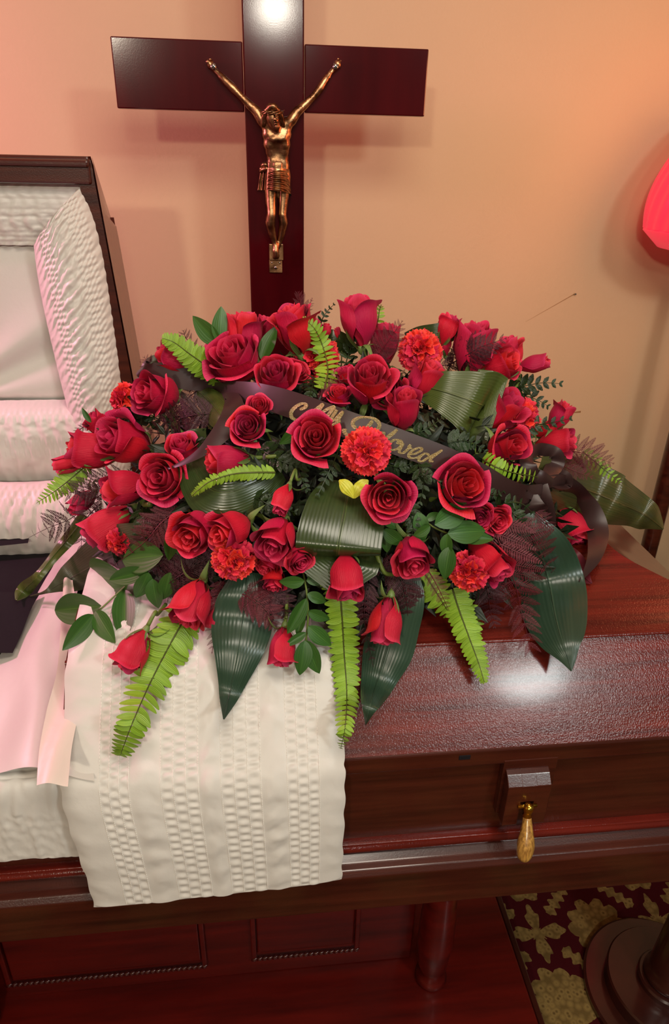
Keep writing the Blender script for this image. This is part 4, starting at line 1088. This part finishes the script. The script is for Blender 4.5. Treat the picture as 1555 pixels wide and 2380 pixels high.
sword('lime fern tip beyond the long variegated leaf at the far right', [(1355, 1050, -.02), (1385, 1075, -.008), (1415, 1100, -.006), (1442, 1122, -.006)], 24, 11, prof=tp)
sword('small curled lime fern right of the tallest rose', [(868, 772, -.01), (878, 745, .0), (882, 722, .0), (886, 708, .0)], 16, 8, rel=1.2)
sword('dark green fern hanging behind the glossy bright rose', [(770, 1270, -.02), (766, 1310, -.004), (768, 1360, .002), (772, 1400, .0)], 34, 14, rel=1.2)
BG = 'dark red feathery ferns in the spray'
def red(label, path, half, n, dark=False, **kw): return frond('burgundy_fern', label, path, half, n, PD if dark else PB, 'burgundy_dark' if dark else 'burgundy_fern', kw.pop('ang', 56), group=BG, piece='pinna', rel=kw.pop('rel', 1.0), rr=.0009, jit=9, **kw)
red('large dark red fern hanging on the right over the largest leaf', [(1130, 1190, .0), (1165, 1270, .036), (1195, 1350, .050), (1212, 1420, .052), (1232, 1500, .050)], 118, 15, ang=52, rel=1.1, prof=lambda t: 1.05 - .75 * t)
red('dark red fern spreading under the right pair of ruffled roses', [(1170, 1210, .012), (1210, 1250, .040), (1250, 1290, .046), (1290, 1330, .044)], 84, 8, rel=1.3)
red('small dark red fern tip left of the separate rose under the bow', [(1245, 1190, .02), (1270, 1215, .040), (1298, 1262, .044)], 26, 9)
red('dark red fern over the rose at the upper right, tip pointing right', [(1040, 850, .01), (1080, 828, .050), (1120, 805, .056), (1178, 786, .052)], 52, 13, dark=True, rel=1.2)
red('dark red fern in front of the veiled rose at the top', [(870, 850, .012), (886, 818, .044), (908, 785, .048), (936, 745, .044)], 44, 12, rel=1.2)
red('dark red fern standing against the cross at the top', [(710, 760, -.01), (704, 730, .0), (698, 700, .0), (694, 678, .0)], 28, 8, ang=40, rel=1.3)
red('small dark red fern sprig right of the cross', [(705, 745, -.008), (716, 718, .0), (726, 692, .0)], 14, 8)
red('rosy fern at the right edge fanning up beyond the bow', [(1290, 1060, -.012), (1335, 1050, .006), (1380, 1062, .010), (1428, 1078, .010)], 50, 12, ang=62, rel=1.2)
red('rosy fern lying on the long variegated leaf', [(1290, 1070, .0), (1320, 1088, .024), (1350, 1100, .026), (1384, 1112, .024)], 24, 11, rel=1.5)
red('dark feathery fern under the rose in front of the ribbon loop', [(500, 960, .0), (450, 965, .026), (400, 978, .034), (335, 1008, .046)], 60, 13, dark=True, rel=1.3)
red('dark feathery fern beside the knot of the ribbon', [(470, 900, .0), (430, 930, .012), (400, 960, .016), (360, 985, .02)], 46, 12, dark=True, rel=1.4)
red('dark feathery fern arching over the left edge toward the black suit', [(260, 1130, .0), (215, 1165, .030), (165, 1205, .034), (110, 1228, .036), (66, 1250, .036)], 62, 14, dark=True, rel=1.0)
red('dark feathery fern across the pink bud at the left', [(290, 1100, .0), (240, 1120, .026), (190, 1140, .034), (130, 1150, .034)], 52, 12, dark=True)
red('dark feathery fern drooping behind the leftmost leaves', [(235, 1170, .0), (205, 1200, .022), (190, 1240, .024), (190, 1285, .024)], 44, 10, dark=True)
red('wiry dark fern curl left of the small rose at the left', [(215, 985, -.01), (190, 995, .0), (172, 1015, .002), (160, 1045, .002)], 14, 12, dark=True)
red('dark red fern between the small carnation and dark open rose', [(420, 1180, .0), (375, 1215, .026), (330, 1265, .034), (245, 1328, .034)], 58, 14, rel=1.3)
red('dense dark fern above the large drooping rose', [(500, 1290, .0), (450, 1320, .012), (400, 1350, .016), (350, 1395, .016)], 70, 14, dark=True, rel=1.4)
red('second dense dark fern left of the orange red carnation', [(480, 1260, .0), (430, 1285, .008), (385, 1310, .012), (350, 1330, .014)], 54, 12, dark=True, rel=1.4)
red('dark red fern hanging right of the large drooping rose', [(520, 1350, .0), (512, 1400, .026), (505, 1450, .032), (492, 1520, .030)], 44, 14, rel=1.2)
red('dark red fern arching over the pointed leaf on the overlay', [(540, 1370, .004), (580, 1390, .028), (620, 1420, .034), (648, 1470, .034)], 56, 14, rel=1.3)
red('dense dark fern below the cluster of spray roses', [(590, 1345, -.004), (620, 1370, .016), (650, 1395, .020), (665, 1440, .020)], 54, 13, dark=True, rel=1.3)
red('dark fern arching behind the bare stemmed rose', [(900, 1290, -.01), (930, 1340, .018), (945, 1400, .022), (950, 1470, .020)], 60, 14, dark=True, rel=1.3)
red('dark fern left of the bare stemmed rose', [(860, 1310, -.01), (850, 1380, .018), (848, 1450, .022), (868, 1550, .024)], 44, 15, dark=True, rel=1.3)
red('dark red fern right of the rose facing down', [(985, 1310, .0), (1010, 1350, .026), (1030, 1390, .032), (1044, 1420, .034)], 28, 10, rel=1.3)
red('dark red fern hanging between the lid ferns at the right', [(1125, 1340, .0), (1135, 1380, .018), (1140, 1420, .022), (1150, 1460, .022)], 46, 10, dark=True, rel=1.3)
red('dark red fern sprig low beside the tall middle rose', [(740, 935, .0), (765, 915, .022), (785, 895, .028), (806, 872, .030)], 34, 10, rel=1.2)
red('dark fern tips showing above the lime fern at the upper left', [(470, 850, -.02), (450, 810, -.006), (432, 785, -.004), (426, 768, -.004)], 26, 7, dark=True)
red('reddish fern wisps left of the looped leaf', [(370, 870, -.02), (350, 850, -.01), (335, 830, -.008)], 26, 7)
red('fern behind the small upper right carnation', [(1000, 850, .0), (1030, 850, .01), (1050, 840, .012), (1060, 800, .012)], 30, 9, dark=True)
GG = 'dark green leather ferns in the spray'
def lea(label, path, half, n, **kw): return frond('leather_fern', label, path, half, n, PL, 'leather_fern', kw.pop('ang', 58), group=GG, piece='pinna', rr=.001, rel=kw.pop('rel', 1.0), **kw)
tl = lambda t: 1.0 - .78 * t
for lb, pa, hf, n in [
 ('green fern pointing right under the upper right bud', [(1180, 905, .0), (1215, 898, .014), (1260, 890, .016), (1306, 892, .014)], 42, 8),
 ('green fern pointing right over the far right rose', [(1210, 1010, .0), (1240, 990, .030), (1285, 982, .036), (1330, 972, .034)], 36, 7),
 ('green fern behind the right-hand carnation', [(1180, 930, -.01), (1215, 920, .004), (1250, 930, .006), (1275, 945, .006)], 40, 7),
 ('upright green fern between the top carnation and the tallest rose', [(800, 860, .0), (808, 830, .024), (820, 795, .030), (838, 758, .030)], 40, 8),
 ('thin green fern tip right of the cross', [(742, 765, -.01), (750, 740, .0), (762, 722, .0), (778, 706, .0)], 20, 6),
 ('green fern right of the long sideways rose', [(600, 1040, .0), (640, 1065, .014), (680, 1080, .016), (720, 1080, .014)], 44, 9),
 ('green fern under the open middle rose', [(680, 1040, .0), (690, 1075, .010), (700, 1110, .014), (715, 1140, .014)], 44, 8),
 ('green fern left of the central carnation, pointing down', [(790, 1040, .0), (775, 1075, .020), (758, 1110, .026), (738, 1152, .028)], 40, 8),
 ('green fern between the round rose and the big right rose', [(960, 1050, .0), (975, 1085, .026), (985, 1120, .034), (975, 1172, .036)], 46, 9),
 ('green fern touching the left petals of the big right rose', [(960, 1110, .01), (985, 1105, .044), (1010, 1112, .052), (1034, 1135, .054)], 26, 7),
 ('green fern below the round open rose', [(940, 1170, .0), (955, 1200, .012), (960, 1230, .014), (950, 1260, .014)], 38, 7),
 ('green fern under the end of the ribbon, right of the big rose', [(1080, 1120, .0), (1120, 1140, .024), (1150, 1150, .030), (1174, 1140, .030)], 34, 7),
 ('bright green fern under the ribbon near the bow', [(1150, 1180, .01), (1185, 1168, .040), (1215, 1172, .046), (1240, 1195, .046)], 34, 6),
 ('bright green fern hanging under the ribbon near the bow', [(1170, 1170, .01), (1195, 1195, .038), (1220, 1220, .044), (1252, 1265, .044)], 34, 8),
 ('green fern left of the small left rose', [(330, 960, .0), (300, 968, .016), (260, 985, .026), (228, 1000, .030)], 34, 7),
 ('green fern under the rose in front of the ribbon loop', [(400, 990, .0), (370, 975, .014), (340, 960, .018), (300, 955, .018)], 44, 8),
 ('dark green fern under the ribbon between the two words', [(880, 1070, -.01), (920, 1085, .006), (950, 1080, .012), (1000, 1070, .014)], 34, 8),
 ('dark green fern behind the rolled leaf', [(960, 1010, -.005), (985, 1000, .012), (1010, 985, .018), (1030, 970, .020)], 30, 7),
 ('dark green fern under the rolled leaf mouth', [(1040, 1030, -.005), (1070, 1025, .012), (1100, 1030, .016), (1130, 1050, .016)], 40, 8),
 ('dark green fern below the carnation at the upper right', [(940, 860, -.01), (930, 880, .004), (925, 900, .006), (930, 925, .006)], 36, 7),
 ('dark green fern left of the small dark rose at the top', [(730, 880, -.01), (725, 900, .008), (720, 920, .010), (716, 940, .010)], 30, 7),
 ('dark green fern between the left rose and folded leaf', [(360, 1060, -.01), (350, 1075, .004), (330, 1080, .006), (300, 1085, .006)], 30, 6),
 ('dark green fern above the lone bud', [(560, 1150, -.01), (600, 1160, .006), (640, 1180, .008), (690, 1190, .008)], 44, 9),
 ('green fern under the dark open left rose', [(330, 1180, -.005), (335, 1215, .010), (325, 1250, .012), (310, 1280, .012)], 40, 8),
]: lea(lb, pa, hf, n, prof=tl)
# ------------------------------------------------------------------ ruscus sprays (pointed oval leaves on a stem)
def oval(w=.26, fold=.12, bend=.10):
    def fn(u, v):
        uu = 2 * u - 1; wd = w * math.sin(PI * v ** .85) ** .8
        return (v, uu * wd, fold * abs(uu) * wd - bend * v * v)
    return grid(fn, 6, 14)
OV = []
for a_ in ((.22, .3, .1), (.27, .2, .25), (.18, .5, .05)):
    g = oval(*a_); OV.append(mk('leaf', g[0], g[1], 'ruscus', link=False, uvs=g[2]))
def ruscus(label, stem, leaves):
    """leaves rows: base px, py, tip px, py, lift, kind"""
    P_ = [drape(*p) for p in stem]; root = thing('ruscus_sprig', label, 'greenery', P_[0], 'shiny green leaf sprigs in the spray')
    add('stem', tube(P_, .0014, 6, 16), 'stem_green', root, smooth=True)
    inv = Matrix.Translation(P_[0]).inverted()
    for i, (ax_, ay_, bx, by, lf, kd) in enumerate(leaves):
        lf += .008; a, b = drape(ax_, ay_, lf), drape(bx, by, lf); b = a + (O + ray(bx, by) * ((b - O).length * .5 + (a - O).length * .5) - a)
        X_ = b - a; L = X_.length; X_.normalize(); vd = (a - O).normalized(); Y_ = X_.cross(vd).normalized()
        Y_ = Quaternion(X_, math.radians(((i * 37) % 50) - 25)) @ Y_; Z_ = X_.cross(Y_)
        if Z_.dot(vd) > 0: Y_ = -Y_; Z_ = -Z_
        Mx = Matrix((X_ * L, Y_ * L, Z_ * L)).transposed().to_4x4(); Mx.translation = a
        q = bpy.data.objects.new('leaf', OV[kd]); COL.objects.link(q); q.parent = root; q.matrix_parent_inverse = inv; q.matrix_basis = Mx
ruscus('long leafy sprig reaching left over the white overlay', [(420, 1290, .0), (350, 1320, .014), (300, 1355, .022), (240, 1410, .026), (215, 1430, .026)],
    [(300, 1350, 172, 1345, .024, 1), (290, 1362, 188, 1382, .026, 1), (236, 1408, 118, 1420, .028, 2), (216, 1428, 150, 1510, .030, 0), (222, 1420, 262, 1492, .028, 0), (290, 1370, 288, 1492, .030, 2),
     (345, 1325, 250, 1350, .018, 2), (345, 1330, 318, 1398, .026, 1), (355, 1345, 362, 1420, .020, 1), (380, 1290, 262, 1300, .010, 1), (395, 1330, 380, 1400, .010, 1)])
ruscus('leafy sprig hanging between the lowest middle rose and the straight lime fern', [(700, 1310, .0), (712, 1370, .016), (716, 1430, .022), (712, 1480, .026), (708, 1520, .026)],
    [(708, 1350, 648, 1358, .028, 1), (712, 1350, 770, 1340, .012, 1), (714, 1380, 760, 1400, .014, 1), (712, 1390, 668, 1475, .034, 2), (716, 1420, 766, 1445, .018, 1), (716, 1455, 770, 1505, .020, 1), (712, 1470, 662, 1502, .040, 2), (708, 1488, 702, 1572, .034, 1), (712, 1488, 736, 1570, .030, 1), (706, 1420, 690, 1480, .020, 2), (716, 1345, 740, 1300, .006, 1)])
ruscus('leafy sprig at the top left, left of the cross, two leaves pointing up', [(560, 840, -.02), (530, 810, -.006), (512, 800, .0)],
    [(512, 800, 443, 742, .004, 1), (510, 798, 518, 715, .006, 1)])
ruscus('single shiny leaf in front of the flared rose by the cross', [(620, 860, -.01), (612, 840, .02)], [(608, 838, 640, 756, .032, 0)])
ruscus('leafy sprig right of the rose facing down', [(960, 1180, .0), (1000, 1220, .016), (1040, 1240, .022), (1080, 1260, .024)],
    [(1000, 1222, 962, 1252, .026, 1), (1010, 1220, 1100, 1172, .030, 1), (1040, 1240, 1138, 1232, .030, 1), (1060, 1250, 1150, 1252, .020, 2), (1040, 1240, 1034, 1300, .030, 1), (1046, 1270, 1030, 1348, .034, 1), (990, 1210, 1020, 1190, .012, 1), (970, 1190, 990, 1260, .010, 1)])
ruscus('dark leaf pair under the small carnation at the lower left', [(420, 1200, .0), (400, 1230, .01)], [(398, 1232, 400, 1304, .020, 1), (405, 1240, 430, 1300, .012, 1)])
ruscus('leaf with a brown spot beside the open middle rose', [(700, 1000, .0), (690, 1010, .01)], [(700, 990, 655, 1036, .026, 1)])
ruscus('single thin leaf standing at the left edge', [(220, 985, -.01), (212, 975, .0)], [(212, 982, 190, 948, .004, 2)])
ruscus('dark leaves filling the middle, below the green ferns', [(870, 1190, -.01), (890, 1220, .0), (900, 1250, .004)], [(885, 1205, 930, 1225, .01, 1), (890, 1230, 940, 1270, .01, 1), (895, 1225, 900, 1285, .004, 1)])

# ------------------------------------------------------------------ memorial ribbon
rb_ = thing('ribbon', 'dark brown satin ribbon with gold glitter script, tied across the spray in a bow', 'ribbon', drape(800, 985, .03))
def rib(name, ctrl, nv=40, cup=.02, wave=0):
    g, ev = strip(ctrl, 8, nv, cup, wave); add(name, g, 'ribbon_satin', rb_, smooth=True); return ev
BAND = [(498, 898, .014, 18, 0), (540, 904, .030, 36, 0), (590, 914, .038, 50, 0), (650, 932, .040, 60, 0), (720, 955, .040, 62, 0), (800, 984, .040, 62, 0), (880, 1012, .040, 62, 0), (960, 1040, .040, 60, 0), (1040, 1070, .038, 58, 0), (1110, 1102, .036, 56, 0), (1170, 1136, .034, 54, 15), (1220, 1150, .032, 50, 30), (1262, 1135, .028, 22, 30)]
bev = rib('band', BAND, 90, .02)
rib('left_loop', [(500, 898, .010, 20, 0), (450, 885, .018, 46, 0), (400, 872, .014, 56, -10), (352, 872, .010, 58, -20), (330, 858, .0, 50, -60), (345, 846, -.02, 40, -120), (385, 850, -.03, 36, -150)], 50)
rib('left_loop', [(500, 896, .0, 16, 0), (450, 868, .004, 20, 20), (410, 852, .002, 22, 30), (370, 850, -.006, 20, 40), (345, 865, -.012, 20, 40)], 30)
rib('tail', [(512, 900, .016, 24, 0), (540, 930, .030, 44, 0), (538, 970, .034, 52, 10), (505, 1015, .040, 44, 25), (460, 1055, .048, 26, 40), (400, 1085, .052, 10, 50), (345, 1094, .054, 3, 50)], 50, .06)
rib('bow_loop', [(1268, 1118, .034, 22, 0), (1236, 1100, .040, 36, 0), (1228, 1066, .046, 38, 15), (1256, 1046, .050, 34, 30), (1290, 1056, .052, 34, 10), (1290, 1080, .046, 40, 0), (1268, 1110, .036, 26, 0)], 44, .05)
rib('bow_loop', [(1262, 1118, .036, 20, 0), (1285, 1108, .046, 34, 0), (1310, 1112, .052, 38, 20), (1312, 1128, .046, 32, 50), (1285, 1132, .038, 22, 70)], 36, .05)
rib('bow_knot', [(1248, 1104, .046, 30, 0), (1264, 1116, .056, 34, 0), (1282, 1128, .046, 30, 0)], 16, .15)
rib('tail', [(1272, 1118, .036, 24, 0), (1310, 1124, .044, 42, 20), (1350, 1152, .050, 44, 40), (1378, 1195, .056, 46, 10), (1390, 1240, .060, 48, -10), (1382, 1290, .060, 38, -30), (1362, 1330, .056, 18, -40), (1346, 1352, .052, 4, -40)], 60, .05)
rib('tail', [(1262, 1126, .034, 22, 0), (1270, 1160, .034, 26, 20), (1280, 1195, .030, 24, 30), (1282, 1220, .024, 20, 30)], 24, .05)
rib('tail', [(1235, 1150, .026, 30, 0), (1238, 1180, .020, 60, 10), (1250, 1200, .010, 60, 0)], 16, .05)
# gold script, stroke by stroke, fixed to the band
def on_band(px, py):
    best = None
    for k in range(181):
        v = k / 180; q = cr(BAND, v); dd = (q[0] - px) ** 2 + (q[1] - py) ** 2
        if best is None or dd < best[0]: best = (dd, v, q)
    _, v, q = best; st_ = 1 / 180
    for _k in range(9):
        st_ /= 2
        for w_ in (v - st_, v + st_):
            w_ = min(max(w_, 0), 1); c_ = cr(BAND, w_); dd = (c_[0] - px) ** 2 + (c_[1] - py) ** 2
            if dd < best[0]: best = (dd, w_, c_)
        v = best[1]
    q = best[2]; q2 = cr(BAND, min(1, v + .01)); q0 = cr(BAND, max(0, v - .01))
    tx, ty = q2[0] - q0[0], q2[1] - q0[1]; L = math.hypot(tx, ty); off = ((px - q[0]) * ty - (py - q[1]) * tx) / L
    u = .5 + off / q[3]
    if FLIP: u = 1 - u
    a, N = bev(u, v)
    return a, (N if N.dot(a - O) < 0 else -N)
FLIP = False
_t = proj(on_band(800, 965)[0]); FLIP = _t[1] > 984
def stroke(pts, w=5.5):
    n = max(10, len(pts) * 6); vs, fs = [], []; q = [cr(pts, k / n) for k in range(n + 1)]
    W_ = []
    for k, (x, y) in enumerate(q):
        a, b = q[max(k - 1, 0)], q[min(k + 1, n)]; dx, dy = b[0] - a[0], b[1] - a[1]; L = math.hypot(dx, dy) or 1
        ww = w * (.55 + .45 * min(1, abs(dy) / L * 1.3)) * min(1, .5 + min(k, n - k) * .3) / 2
        for s, h in ((-1, .0006), (0, .0016), (1, .0006)):
            p, N = on_band(x - dy / L * ww * s, y + dx / L * ww * s); vs.append(p + N * h)
    for k in range(n):
        for j in (0, 1): a = k * 3 + j; fs.append((a, a + 1, a + 4, a + 3))
    return vs, fs, [(0, 0)] * len(vs)
def letter(ch, *strokes, w=5.5):
    w *= 1.35
    add('gold_letter', join([stroke(s, w) for s in strokes]), 'gold_glitter', rb_, smooth=True)
letter('M', [(697, 952), (708, 948), (712, 942), (704, 938), (690, 944), (678, 956), (677, 968), (686, 975), (700, 974), (718, 966), (735, 952), (752, 938)],
       [(752, 938), (744, 950), (734, 968), (732, 974)], [(734, 972), (748, 960), (764, 950), (779, 944)], [(779, 944), (770, 956), (762, 968), (764, 974), (770, 972)], w=6.5)
letter('y', [(770, 972), (778, 962), (783, 953), (776, 964), (770, 976), (776, 978), (788, 966), (798, 956)], [(798, 956), (790, 970), (780, 988), (768, 1002), (758, 1004), (762, 994), (780, 984), (792, 978)], w=5.5)
letter('B', [(866, 978), (856, 990), (842, 1002), (826, 1012), (810, 1012), (800, 1004), (800, 999), (806, 1001)],
       [(828, 996), (820, 988), (822, 978), (834, 971), (852, 970), (870, 974), (881, 984), (880, 995), (870, 1000), (858, 998), (866, 1000), (876, 1008), (872, 1020), (860, 1026), (848, 1022)], w=6.5)
letter('e', [(878, 1020), (890, 1012), (892, 1006), (884, 1006), (876, 1016), (880, 1026), (892, 1024)], w=5)
letter('l', [(890, 1022), (904, 1012), (918, 1002), (922, 999), (914, 1008), (902, 1018), (896, 1028), (904, 1032)], w=5)
letter('o', [(930, 1024), (918, 1022), (906, 1030), (903, 1040), (912, 1046), (926, 1042), (934, 1032), (930, 1024), (924, 1030), (938, 1032)], w=5)
letter('v', [(938, 1030), (932, 1040), (928, 1050), (936, 1053), (948, 1044), (954, 1034), (950, 1040), (958, 1042)], w=5)
letter('e', [(952, 1056), (966, 1054), (980, 1046), (976, 1041), (962, 1045), (950, 1056), (954, 1064), (968, 1064), (980, 1058)], w=5)
letter('d', [(998, 1058), (988, 1054), (976, 1062), (974, 1070), (982, 1072), (998, 1062), (1014, 1054), (1028, 1046)], [(1028, 1046), (1014, 1056), (1002, 1066), (1000, 1072), (1008, 1072)], w=5)
